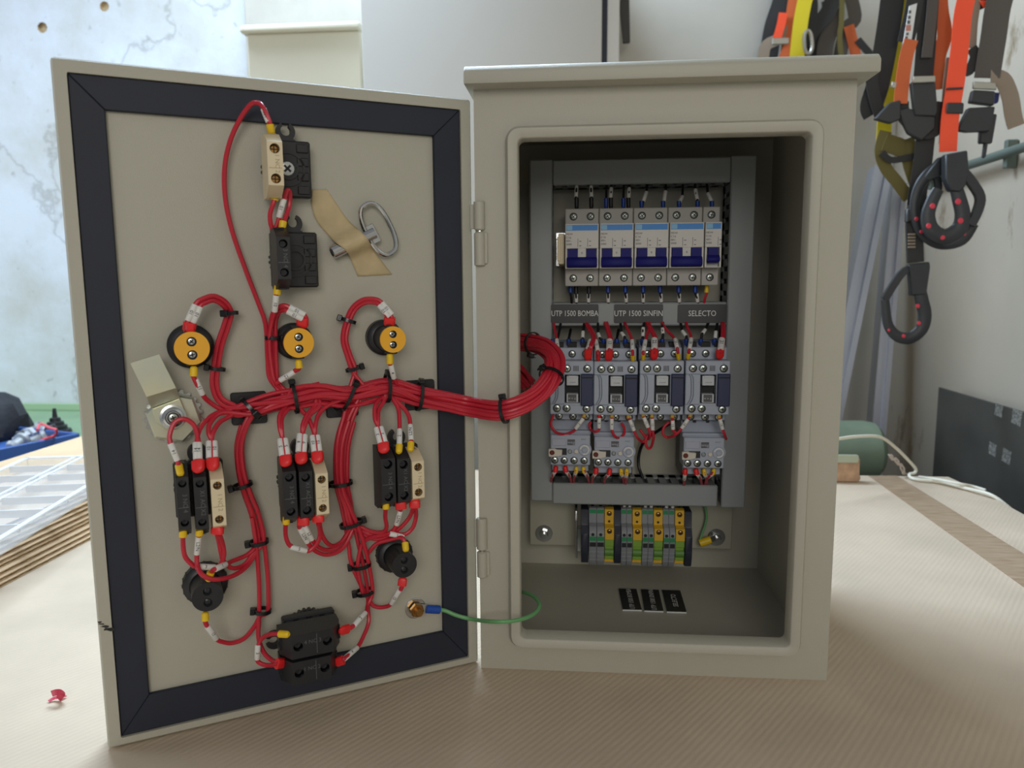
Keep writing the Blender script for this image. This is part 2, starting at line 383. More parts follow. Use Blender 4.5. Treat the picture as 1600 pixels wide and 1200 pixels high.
# mounting plate
PY = .2125
a, b = F(828, 850, PY), F(1140, 860, PY)
pl0x, pl1x, pl0z = a.x, b.x+.002, (a.z+b.z)/2
pl = MB(); pl.box((pl0x, PY, pl0z), (pl1x, PY+.002, .452), .0008); plate = pl.build('mounting_plate', POWDER_SM, enc)
for c in ((850, 833), (1119, 839)):
    o = F(*c, PY); q = MB()
    q.lathe([(.0098, 0), (.0098, .0014), (.0094, .0017)], o+Vector((0, .0002, 0)), (0, -1, 0), 28); q.build('washer', STEEL, plate)
    q = MB(); q.lathe([(.0052, .0014), (.0052, .0055), (.0045, .0062)], o, (0, -1, 0), 6); q.cyl(o+Vector((0, -.004, 0)), o+Vector((0, -.011, 0)), .0026, n=12); q.build('bolt', STEEL, plate)
    q = MB(); q.cyl(o+Vector((0, .002, 0)), Vector((o.x, BD-T, o.z)), .005, n=12); q.build('standoff', STEEL, plate)
# hinges: pairs of knuckles
for (x, y0, y1, y2) in ((748, 314, 360, 415), (752, 811, 861, 903)):
    c0, c1, c2 = F(x, y0, -.004), F(x, y1, -.004), F(x, y2, -.004); hx = c0.x
    q = MB()
    q.lathe([(.003, 0), (.0046, .0012), (.0046, (c1-c0).length-.0005), (.0040, (c1-c0).length)], (hx, -.001, c1.z), (0, 0, 1), 20)
    q.box((-.0045, .0012, c1.z+.0015), (hx+.001, .0034, c0.z-.002), .0005)
    h = q.build('hinge', POWDER, enc)
    q = MB(); q.lathe([(.0040, 0), (.0046, .0006), (.0046, (c1-c2).length-.0022), (.003, (c1-c2).length-.001)], (hx, -.001, c2.z), (0, 0, 1), 20)
    q.box((hx-.001, -.0022, c2.z+.0015), (hx+.0065, .0004, c1.z-.0015), .0005)
    q.build('knuckle', POWDER, h)
    q = MB(); q.cyl((hx, -.001, c2.z+.001), (hx, -.001, c0.z-.001), .0022, n=10); q.build('pin', STEEL, h)
# door
dm = MB(); TH = .018
o4 = rrect(0, DW_, 0, DH, .0025, 2)
i4 = rrect(.0088, DW_-.0088, .0062, DH-.0088, .0012, 2)
def inset(P, k): return [(min(max(x, k), DW_-k), min(max(z, k), DH-k)) for x, z in P]
loft(dm, [(i4, P0), (i4, 0), (inset(o4, .0012), 0), (o4, .0012), (o4, TH-.0015), (inset(o4, .0015), TH), (rrect(.02, DW_-.02, .02, DH-.02, .002, 2), TH)])
n = len(i4)
dm.geo([(x, P0, z) for x, z in i4], [tuple(range(n))])
dm.geo([(x, TH, z) for x, z in rrect(.02, DW_-.02, .02, DH-.02, .002, 2)], [tuple(range(n))])
SCUFF = mat('scuff', (50, 48, 46), .7)
for px, py, r in ((155.5, 972, .0011), (158, 975, .0013), (165, 979, .0017), (169, 982.5, .0022), (173, 984, .0018)):
    o = D(px, py, P0); dm.geo([(o.x+r*k*1.6*math.cos(a), -.00012, o.z+r*.6*k*math.sin(a)+.3*r*math.cos(a)*-1) for a, k in [(2*math.pi*i/8, random.uniform(.5, 1.2)) for i in range(8)]], [tuple(range(8))], 1)
door = dm.build('door', [POWDER, SCUFF], enc, DOORM)
go = [D(104.5, 112, P0), D(719.5, 175, P0), D(723, 1030, P0), D(189, 1148, P0)]
gi = [D(163, 171, .004), D(679, 213, .004), D(691.5, 990, .004), D(234, 1082, .004)]
gx0, gx1, gz0, gz1 = .0090, DW_-.0090, .0064, DH-.0090
ix0, ix1, iz0, iz1 = (gi[0].x+gi[3].x)/2, (gi[1].x+gi[2].x)/2, (gi[2].z+gi[3].z)/2, (gi[0].z+gi[1].z)/2
GY = P0-.0042
for quad in (((gx0, gz1), (gx1, gz1), (ix1, iz1), (ix0, iz1)), ((gx0, gz0), (gx1, gz0), (ix1, iz0), (ix0, iz0)), ((gx0, gz0), (gx0, gz1), (ix0, iz1), (ix0, iz0)), ((gx1, gz0), (gx1, gz1), (ix1, iz1), (ix1, iz0))):
    q = MB(); q.prism(list(quad), GY, P0-.0002, 1, 0, .0006); q.build('gasket_strip', GASKET, door, DOORM)

# ---------------------------------------------------------------- wiring ducts (slotted trunking)
DY = .166
def duct(label, x0, x1, z0, z1, vertical, slots=True, y=DY):
    t = thing('wiring_duct', label, 'cable duct', ((x0+x1)/2, PY, (z0+z1)/2), 'slotted grey cable ducts on the mounting plate')
    q = MB(); q.box((x0, y, z0), (x1, y+.008, z1), .0012); q.build('cover', DUCT, t)
    q = MB(); w = .0018
    q.box((x0, PY-.002, z0), (x1, PY, z1))
    L0, L1 = (z0, z1) if vertical else (x0, x1)
    k = L0+.002
    while k < L1-.006:             # side walls cut into teeth, gaps are the wire slots
        for s0, s1 in (((x0+.0005, x0+.0005+w), (x1-.0005-w, x1-.0005)) if vertical else ((z0+.0005, z0+.0005+w), (z1-.0005-w, z1-.0005))):
            if vertical: q.box((s0, y+.006, k), (s1, PY-.002, k+.0075))
            else: q.box((k, y+.006, s0), (k+.0075, PY-.002, s1))
        k += .0125
    for s0, s1 in (((x0+.0005, x0+.0005+w), (x1-.0005-w, x1-.0005)) if vertical else ((z0+.0005, z0+.0005+w), (z1-.0005-w, z1-.0005))):
        if vertical: q.box((s0, PY-.014, z0), (s1, PY-.002, z1))
        else: q.box((x0, PY-.014, s0), (x1, PY-.002, s1))
    q.build('trough', DUCT, t)
    return t
lf0, lf1 = F(827.5, 250, DY), F(863, 250, DY); lb = F(838, 783, DY); rt0, rt1 = F(1143.5, 250, DY), F(1183, 246, DY); rb = F(1150, 794, DY)
zt = F(1000, 246, DY).z
LX0, LX1, RX_0, RX_1 = lf0.x, lf1.x, rt0.x, rt1.x
duct('tall grey cable duct down the left side of the mounting plate', LX0, LX1, lb.z, zt, True)
duct('tall grey cable duct down the right side of the mounting plate', RX_0, RX_1, rb.z, zt, True)
z1 = F(1000, 287, DY).z; duct('grey cable duct across the top above the circuit breakers', LX1+.0004, RX_0-.0004, z1, zt-.001, False)
z0, z1 = F(1000, 509, DY).z, F(1000, 472.5, DY).z; duct('grey cable duct across the middle carrying three black nameplates', LX1+.0004, RX_0-.0004, z0, z1, False)
MDZ = (z0, z1)
z0, z1 = F(1000, 790, DY).z, F(1000, 757, DY).z; duct('grey cable duct across the bottom below the overload relays', LX1+.0004, RX_0-.004, z0, z1, False)
# nameplates on the middle duct and loose on the enclosure floor
for (x0, x1, s, lab) in ((861, 935, 'UTP 1500 BOMBA', 'black nameplate lettered UTP 1500 BOMBA on the middle cable duct'), (959.6, 1035.5, 'UTP 1500 SINFIN', 'black nameplate lettered UTP 1500 SINFIN on the middle cable duct'), (1059, 1135, 'SELECTO', 'black nameplate lettered SELECTO on the middle cable duct')):
    a, b = F(x0, 475.5, DY), F(x1, 504.5, DY); cx, cz = (a.x+b.x)/2, (a.z+b.z)/2
    t = thing('nameplate', lab, 'sign', (cx, DY, cz), 'black nameplates in the enclosure')
    hw, hh = (b.x-a.x)/2, (a.z-b.z)/2
    q = MB(); q.prism(rrect(cx-hw, cx+hw, cz-hh, cz+hh, .0015, 3), DY-.0015, DY-.00005, 1); q.build('plate', LABB, t)
    q = MB(); q.text(s, hh*.86, (cx, DY-.0016, cz), (1, 0, 0), (0, 0, 1), 0, hw*(1.97 if len(s) > 9 else 1.12)); q.build('lettering', LABW, t)
FLZ = .0043
for i, (quad, s, lab) in enumerate((([(967, 919.5), (995, 920), (1002, 952), (972, 951.5)], 'UTP 1500 BOMBA', 'loose black nameplate lettered UTP 1500 BOMBA, leftmost on the enclosure floor'),
                    ([(1000.5, 920.5), (1029, 921.5), (1037, 954), (1007.5, 953)], 'UTP 1500 SINFIN', 'loose black nameplate lettered UTP 1500 SINFIN, middle one on the enclosure floor'),
                    ([(1033, 921.5), (1062, 922.5), (1073.5, 955.5), (1043, 954.5)], 'SELECTO', 'loose black nameplate lettered SELECTO, rightmost on the enclosure floor'))):
    P = [Z(*c, FLZ+.0022) for c in quad]; c = sum(P, Vector())/4
    xd = ((P[1]-P[0])+(P[2]-P[3])).normalized(); yd = Vector((-xd.y, xd.x, 0))
    hw = ((P[1]-P[0]).length+(P[2]-P[3]).length)/4; hh = (P[0]-P[3]).length/2
    B = lambda u, v, z: Vector((c.x, c.y, 0))+xd*u+yd*v+Vector((0, 0, z))
    t = thing('nameplate', lab, 'sign', (c.x, c.y, FLZ), 'black nameplates in the enclosure')
    q = MB(); vs = [B(u, v, z) for z in (FLZ+.0001, FLZ+.0016) for u, v in ((-hw, -hh), (hw, -hh), (hw, hh), (-hw, hh))]
    q.geo(vs, [(0, 1, 2, 3), (4, 5, 6, 7), (0, 1, 5, 4), (1, 2, 6, 5), (2, 3, 7, 6), (3, 0, 4, 7)]); q.build('core', LABW, t)
    q = MB(); vs = [B(u, v, z) for z in (FLZ+.0016, FLZ+.0022) for u, v in ((-hw, -hh), (hw, -hh), (hw, hh), (-hw, hh))]
    q.geo(vs, [(0, 1, 2, 3), (4, 5, 6, 7), (0, 1, 5, 4), (1, 2, 6, 5), (2, 3, 7, 6), (3, 0, 4, 7)]); q.build('plate', LABB, t)
    q = MB(); q.text(s, hw*.75, B(hw*.1, 0, FLZ+.0023), yd, -xd, 0, hh*(1.95 if i < 2 else 1.15)); q.build('lettering', LABW, t)
# ================================================================== devices on the mounting plate
SY, FY_ = .150, .135          # breaker shoulder and front planes
def screw(mb, c, r, mi=0, mh=1, ax=(0, -1, 0), slot=True, n=14):
    # clamp screw: hole and cross-cut shade painted as dark collar and bars, bright domed head
    c = Vector(c); a = Vector(ax).normalized(); u = a.orthogonal().normalized(); w = a.cross(u)
    mb.lathe([(r*1.3, -.0004), (r*1.3, .0002), (r*1.02, .0004), (r*1.0, -.0002)], c, a, n, mh)
    mb.lathe([(r*.98, -.0004), (r*.98, .0004), (r*.7, .0008)], c, a, n, mi)
    if slot:
        th = random.uniform(0, math.pi); p = u*math.cos(th)+w*math.sin(th); s = a.cross(p)
        for e, f in ((p, s), (s, p)):
            vs = [c+a*(.0008+k)+e*(i*r*.62)+f*(j*r*.16) for k in (-.0003, .00015) for i, j in ((-1, -1), (1, -1), (1, 1), (-1, 1))]
            mb.geo(vs, [(4, 5, 6, 7), (0, 1, 5, 4), (1, 2, 6, 5), (2, 3, 7, 6), (3, 0, 4, 7)], mh)
SCRD = mat('recess_shade', (44, 46, 50), .6)  # dark tone standing for the shade inside screw holes and slots
SCRW = mat('screw_zinc', (196, 204, 196), .3, 1)
# DIN rails
def rail(label, x0, x1, zc, y=PY-.0005):
    q = MB(); h = .0175
    q.prism([(y-.0075, zc-h), (y-.0063, zc-h), (y-.0063, zc-h+.0048), (y-.0012, zc-h+.0048), (y-.0012, zc+h-.0048), (y-.0063, zc+h-.0048), (y-.0063, zc+h), (y-.0075, zc+h), (y-.0075, zc+h-.006), (y, zc+h-.006), (y, zc-h+.006), (y-.0075, zc-h+.006)][:12], x0, x1, 0)
    solo(q, 'din_rail', STEEL, label, 'rail', ((x0+x1)/2, y, zc), 'steel mounting rails')
zc = F(1000, 385, SY).z; rail('steel mounting rail behind the row of circuit breakers', LX1+.003, RX_0-.003, zc)
rail('steel mounting rail behind the row of grey contactors', LX1+.003, RX_0-.003, F(1000, 605, .14).z)
BSZ = (F(1000, 446.5, SY).z, F(1000, 324.5, SY).z); BFZ = (F(1000, 419, FY_).z, F(1000, 348, FY_).z)
def breaker(label, xc, w, poles):
    x0, x1 = xc-w/2+.00025, xc+w/2-.00025
    t = thing('circuit_breaker', label, 'breaker', (xc, PY-.008, zc), 'row of circuit breakers')
    q = MB(); q.box((x0, SY, BSZ[0]), (x1, PY-.008, BSZ[1]), .0007); q.build('housing', MCBS, t)
    z0, z1 = BFZ; H = z1-z0; q = MB()
    q.box((x0+.0003, FY_, z0+.445*H), (x1-.0003, SY+.001, z1), .0006)
    q.box((x0+.0003, FY_+.006, z0), (x1-.0003, SY+.001, z0+.45*H), .0004)
    q.box((x0+.0003, FY_, z0), (x0+.0022, FY_+.007, z0+.45*H), .0003); q.box((x1-.0022, FY_, z0), (x1-.0003, FY_+.007, z0+.45*H), .0003)
    q.box((x0+.002, FY_, z0), (x1-.002, FY_+.007, z0+.02*H), .0003)
    if poles == 2:
        q.box((xc-.004, FY_-.0003, z0+.25*H), (xc+.004, FY_+.007, z0+.455*H), .0003)
    f = q.build('front', MCBW, t)
    q = MB(); q.box((x0+.0012, FY_-.0003, z1-.155*H), (x1-.0014, FY_+.0005, z1-.03*H))
    q.box((x0+.0014, FY_-.0005, z1-.145*H), (x0+.0072, FY_, z1-.04*H), 0, 1); q.build('stripe', [MCBB, MCBL], f)
    q = MB()
    for k, (s, wd_) in enumerate((('MDW', .0064), ('C16', .0048), ('400V~', .005), ('3000', .0054))):
        q.text(s, .0026, (x0+.0012+wd_/2, FY_-.0002, z1-(.235+.075*k)*H), (1, 0, 0), (0, 0, 1), 0, wd_)
    for k in range(2 if poles == 2 else 1):
        cx = x0+.0125+.0095*k if poles == 2 else x1-.004
        q.box((cx, FY_-.0002, z1-.52*H), (cx+.0004, FY_+.0002, z1-.33*H), 0, 1)
        q.box((cx+.0015, FY_-.0002, z1-.40*H), (cx+.0035, FY_+.0002, z1-.385*H), 0, 1); q.box((cx+.0015, FY_-.0002, z1-.5*H), (cx+.0035, FY_+.0002, z1-.485*H), 0, 1)
    if poles == 2: q.text('II', .003, (xc, FY_-.0005, z0+.345*H), (1, 0, 0), (0, 0, 1))
    q.build('print', [BLACKT, GREYT], f)
    q = MB(); yb, yf = FY_+.0075, FY_-.0055
    if poles == 2:
        for a, b in ((x0+.0028, xc-.0045), (xc+.0045, x1-.0028)):
            q.prism([(yb, z0+.10*H), (FY_-.0012, z0+.10*H), (FY_-.0012, z0+.30*H), (FY_-.0004, z0+.44*H), (yb, z0+.44*H)], a, b, 0)
        q.prism([(yb, z0+.03*H), (yf+.002, z0+.03*H), (yf, z0+.07*H), (yf+.0005, z0+.20*H), (FY_-.001, z0+.26*H), (yb, z0+.26*H)], x0+.0018, x1-.0018, 0, 0, .0008)
    else:
        q.prism([(yb, z0+.10*H), (FY_-.0012, z0+.10*H), (FY_-.0012, z0+.30*H), (FY_-.0004, z0+.44*H), (yb, z0+.44*H)], x0+.0035, x1-.0035, 0)
        q.prism([(yb, z0+.12*H), (yf+.002, z0+.12*H), (yf, z0+.15*H), (yf+.0005, z0+.22*H), (FY_-.001, z0+.28*H), (yb, z0+.28*H)], x0+.0022, x1-.0022, 0, 0, .0008)
    q.build('toggle', TOGG, t)
    zs = (F(1000, 337, SY).z, F(1000, 434, SY).z)
    for px_ in ([xc-w/4, xc+w/4] if poles == 2 else [xc]):
        for zz in zs:
            q = MB(); screw(q, (px_, SY, zz), .0030); q.build('terminal_screw', [SCRW, SCRD], t)
    return t
bx0, bx1 = F(882.7, 385, SY).x, F(1124, 385, SY).x; MW = (bx1-bx0)/9
b1 = breaker('two-pole circuit breaker with blue toggle, first from the left', bx0+MW, 2*MW, 2)
ords = ('second', 'third', 'fourth')
MCBX = [bx0+MW*(1+2*i) for i in range(4)]+[bx0+MW*8.5]
for i in range(3):
    dup(b1, (MCBX[i+1]-MCBX[0], 0, 0), 'two-pole circuit breaker with blue toggle, %s from the left' % ords[i])
breaker('narrow single-pole circuit breaker at the right end of the breaker row', MCBX[4], MW, 1)
a, b = F(868, 366, .155), F(883, 413, .155); q = MB()
q.prism([(.148, b.z), (.19, b.z-.002), (.203, b.z+.004), (.203, a.z-.004), (.19, a.z+.002), (.148, a.z)], bx0-.0066, bx0-.0004, 0, 0, .0008)
q.box((bx0-.0076, .1475, b.z+.003), (bx0-.004, .152, a.z-.003), .0004)
solo(q, 'rail_end_stop', CREAM, 'cream plastic end stop beside the first circuit breaker', 'end stop', (bx0-.004, .2, (a.z+b.z)/2))

# ---------------------------------------------------------------- contactors
CY, CR = .128, .146
def kx(px): return F(px, 600, CY).x
def kz(py): return F(962, py, CY).z
def contactor(label):
    x0, x1 = kx(928), kx(996.4)
    t = thing('contactor', label, 'contactor', ((x0+x1)/2, PY-.008, kz(605)), 'row of grey contactors')
    zt_, zb_ = F(962, 544, CR).z, F(962, 657, CR).z
    q = MB(); q.box((x0+.0002, CR, zb_), (x1-.0002, PY-.012, zt_), .0008)
    q.prism([(CR+.001, zt_-.0005), (CR+.012, zt_+.0045), (PY-.02, zt_+.0045), (PY-.02, zt_-.0005)], x0+.001, x1-.001, 0); b = q.build('base', CONT, t)
    q = MB()
    for k in range(3): q.box((x0+.0035+k*.0136, CR+.0015, zt_-.0004), (x0+.013+k*.0136, CR+.013, zt_+.0049), 0)
    q.build('terminal_mouth', DARKSLOT, b)
    q = MB(); H0, H1, HA, HB = kz(649), kz(565), kz(586), kz(633)
    q.box((x0, CY+.001, HA-.0003), (x1, CR+.001, H1), .0008); q.box((x0, CY+.001, H0), (x1, CR+.001, HB+.0003), .0008)
    c0, c1, n0, n1 = kx(951), kx(975.3), kx(976.5), kx(996)
    q.box((x0, CY, HB), (c0, CR+.001, HA), .0006); q.box((c1, CY, HB), (x1, CR+.001, HA), .0006)
    q.box((c0-.0005, CY+.0006, HA-.0004), (c1+.0005, CR, HA+.0012), .0003); q.box((c0-.0005, CY+.0006, HB-.0012), (c1+.0005, CR, HB+.0012), .0003)
    f = q.build('housing', CONT, t)
    q = MB()
    for dx in (0, 3.4):
        q.tube([(kx(933+dx), CY-.0002, kz(586.5)), (kx(936+dx), CY-.0004, kz(591)), (kx(937+dx), CY-.0004, kz(607)), (kx(936.5+dx), CY-.0004, kz(622)), (kx(931.5+dx), CY-.0002, kz(632))], .0005, 6, 0, 4)
    q.build('rib', CONTD, f)
    q = MB(); q.box((c0, CY+.0095, HB), (c1, CY+.0105, HA)); w = q.build('window_recess', DARKSLOT, t)
    q = MB(); q.box((kx(954), CY+.0006, kz(603.5)), (kx(972.4), CY+.0096, kz(588.6)), .0004); q.box((kx(956.5), CY, kz(592)), (kx(970), CY+.002, kz(588)), .0003)
    q.text('CWM9', .0017, (kx(963.3), CY+.0005, kz(599)), (1, 0, 0), (0, 0, 1), 1, .0062); q.build('upper_indicator', [INDW, GREYT], t)
    q = MB(); q.box((kx(954), CY+.0006, kz(630.3)), (kx(972.4), CY+.0096, kz(616.7)), .0004)
    zc_ = kz(623.3); xc_ = kx(963); r = .0037
    q.box((xc_-r*1.15, CY+.0004, zc_-r), (xc_+r*1.15, CY+.0008, zc_+r), 0, 1)
    for k in range(3):       # the square maker's mark, three stacked bands of letters
        q.text('weg'[k]*1, .0028, (xc_-r*.75+r*.75*k, CY+.0003, zc_), (1, 0, 0), (0, 0, 1), 0)
    q.build('lower_indicator', [INDW, GREYT], t)
    q = MB(); q.box((n0, CY-.0032, kz(635)), (n1, CY+.001, kz(585)), .0008); q.box((n0+.0004, CY-.0036, kz(591.5)), (n1-.0004, CY-.003, kz(589.5)), 0, 1)
    q.build('auxiliary_cover', [NAVY, BLACKS], t)
    for px, py, y in ((939.4, 576.8, CY+.001), (954.7, 576.8, CY+.001), (986.6, 577, CY+.001), (938.3, 639, CY+.001), (953.6, 639, CY+.001), (985, 640, CY+.001), (941, 553.8, CR), (961.5, 553.8, CR), (983, 553.8, CR), (940, 651.5, CR), (962, 652, CR), (983, 652, CR)):
        q = MB(); screw(q, F(px, py, y), .0030 if y > .14 else .0031); q.build('terminal_screw', [SCRW, SCRD], t)
    q = MB()
    for px, py, s_ in ((939.4, 569.3, '13 NO'), (954.7, 569.3, '21 NC'), (986, 569, 'A1'), (938.3, 646, '14 NO'), (953.6, 646, '22 NC'), (985, 646, 'A2')):
        q.text(s_, .0019, (kx(px), CY+.0009, kz(py)), (1, 0, 0), (0, 0, 1))
    for px, s_ in ((941, '1/L1'), (961.5, '3/L2'), (983, '5/L3')):
        v = F(px, 561.5, CR); q.text(s_, .0019, (v.x, CR-.0001, v.z), (1, 0, 0), (0, 0, 1))
    a, b_ = F(965, 572.5, CY+.001), F(974, 581, CY+.001)
    for i in range(4): q.box((a.x+(b_.x-a.x)*i/4, CY+.0007, a.z), (a.x+(b_.x-a.x)*(i+.6)/4, CY+.0012, b_.z))
    q.build('print', GREYT, f)
    return t
con = contactor('grey contactor with navy cover, first from the left behind the wire loop')
off2 = F(928, 600, CY).x
COFF = [F(px, 600, CY).x-off2 for px in (859.5, 928, 999.5, 1071)]
rot = {}
WM[con.name] = Matrix.Translation((COFF[0], 0, .0005)) @ WM[con.name]; con.matrix_local = WM[con.name]
for i, (ox, oz, l) in enumerate(((COFF[1], 0, 'second from the left'), (COFF[2], .0008, 'third from the left'), (COFF[3], .001, 'fourth and rightmost'))):
    dup(con, (ox-COFF[0], 0, oz-.0005), 'grey contactor with navy cover, %s in its row' % l)

# ---------------------------------------------------------------- overload relays
OY = .137
def ox_(px): return F(px, 700, OY).x
def oz_(py): return F(960, py, OY).z
def overload(label):
    x0, x1 = ox_(928.5), ox_(991); t = thing('overload_relay', label, 'relay', ((x0+x1)/2, PY-.01, oz_(705)), 'overload relays under the contactors')
    zt_, zb_ = oz_(682.5), oz_(730)
    q = MB(); q.box((x0, OY, zb_), (x1, OY+.03, zt_), .0009)
    q.box((x0+.001, OY+.012, oz_(744)), (x1-.0015, OY+.05, zb_+.001), .0008)
    q.box((x0, OY+.004, zt_-.002), (x1, OY+.012, zt_+.0012), .0006)
    c = (ox_(982), oz_(705.5)); q.cyl((c[0], OY+.0002, c[1]), (c[0], OY+.02, c[1]), .0072, n=28)
    b = q.build('housing', CONT, t)
    q = MB(); zq = oz_(660)
    q.prism([(OY+.010, zt_+.0005), (OY+.018, zq), (PY-.02, zq), (PY-.02, zt_+.0005)], x0-.0008, x1+.0008, 0, 0, .0006)
    q.box((x0-.0008, OY+.0055, zt_-.001), (x1+.0008, OY+.03, zt_+.0035), .0008); q.build('connector_bracket', CONT, t)
    q = MB()
    for px in (932, 947.5, 968): q.box((ox_(px)-.0013, OY+.0145, oz_(661.5)-.0012), (ox_(px)+.0016, OY+.02, oz_(661.5)+.0012))
    q.build('bracket_slot', DARKSLOT, t)
    q = MB(); q.box((x0+.0005, OY+.016, zb_-.012), (x1-.0005, OY+.06, zt_), 0); q.build('rear_shell', BLACKP, t)
    q = MB(); q.box((ox_(931), OY-.0008, oz_(699.5)), (ox_(953), OY+.001, oz_(688.5)), .0004); q.build('window', mat('clear_cover', (176, 180, 196), .2) if 'clear_cover' not in bpy.data.materials else bpy.data.materials['clear_cover'], t)
    q = MB(); q.box((ox_(933.5), OY-.0003, oz_(714)), (ox_(954), OY+.001, oz_(703.5))); q.build('lever_slot', LABB, t)
    q = MB(); q.prism([(ox_(925.5), oz_(716)), (ox_(935), oz_(716.5)), (ox_(936.5), oz_(714.8)), (ox_(946.5), oz_(714.5)), (ox_(947), oz_(705)), (ox_(937), oz_(705)), (ox_(935.5), oz_(703.2)), (ox_(925.5), oz_(704))], OY-.0035, OY, 1, 0, .0004)
    lev = q.build('reset_lever', INDC, t)
    q = MB(); q.lathe([(.0026, 0), (.0026, .0002), (.0018, .0009), (.0012, .0009)], (ox_(931), OY-.0035, oz_(709.5)), (0, -1, 0), 12); q.build('button', DKRED, lev)
    q = MB(); screw(q, (ox_(959), OY, oz_(708.5)), .0019); q.build('adjusting_screw', [SCRW, CONTD], t)
    q = MB(); q.lathe([(.0022, 0), (.0022, .0018), (.0018, .0022)], (ox_(969), OY, oz_(708)), (0, -1, 0), 16); q.build('test_button', INDC, t)
    q = MB(); q.lathe([(.0060, 0), (.0060, .0012), (.0056, .0016)], (c[0], OY+.0002, c[1]), (0, -1, 0), 28)
    P = [(c[0]+.0044*math.cos(R_(a)), OY-.0015, c[1]+.0044*math.sin(R_(a))) for a in range(-110, 171, 14)]
    q.tube(P, .00085, 6, 1, 0); q.lathe([(.0026, 0), (.0026, .0024), (.0022, .0028)], (c[0], OY, c[1]), (0, -1, 0), 16, 0); q.build('dial', [CONT, LABW], t)
    for px in (935, 950, 965.5, 981.5):
        q = MB(); screw(q, (ox_(px), OY, oz_(722.5)), .0029); q.build('terminal_screw', [SCRW, SCRD], t)
    q = MB(); r = .0030; xc_, zc_ = ox_(961), oz_(694)
    q.box((xc_-r*1.3, OY-.0002, zc_-r), (xc_+r*1.3, OY+.0002, zc_+r), 0, 0)
    q.text('weg', r*1.5, (xc_, OY-.0003, zc_), (1, 0, 0), (0, 0, 1), 1); q.text('RW27', .0019, (ox_(980.5), OY-.0002, oz_(689.5)), (1, 0, 0), (0, 0, 1), 0)
    q.build('print', [GREYT, CONT], t)
    return t
INDC = mat('reset_cream', (214, 208, 194), .45); DKRED = mat('reset_red', (104, 34, 26), .5)
ov = overload('grey overload relay with white dial, left one under the first contactor')
off = F(926.7, 700, OY).x
OOFF = [F(px, 700, OY).x-off for px in (858.5, 926.7, 1066.5)]
WM[ov.name] = Matrix.Translation((OOFF[0], 0, .0015)) @ WM[ov.name]; ov.matrix_local = WM[ov.name]
dup(ov, (OOFF[1]-OOFF[0], 0, -.0015), 'grey overload relay with white dial, middle one under the second contactor')
dup(ov, (OOFF[2]-OOFF[0], 0, -.0015), 'grey overload relay with white dial, right one under the fourth contactor')
# black cable on the bare plate between the relays
q = MB(); q.tube([F(*c) for c in ((1062, 652, .16), (1030, 672, .18), (1008, 688, .195), (999, 708, .2), (998, 728, .2), (1003, 744, .195), (1008, 758, .19), (1010, 770, .186))], .0017, 8)
solo(q, 'power_cable', BLKW, 'black cable curving down the bare plate between middle and right relays', 'cable', F(1003, 744, .195))

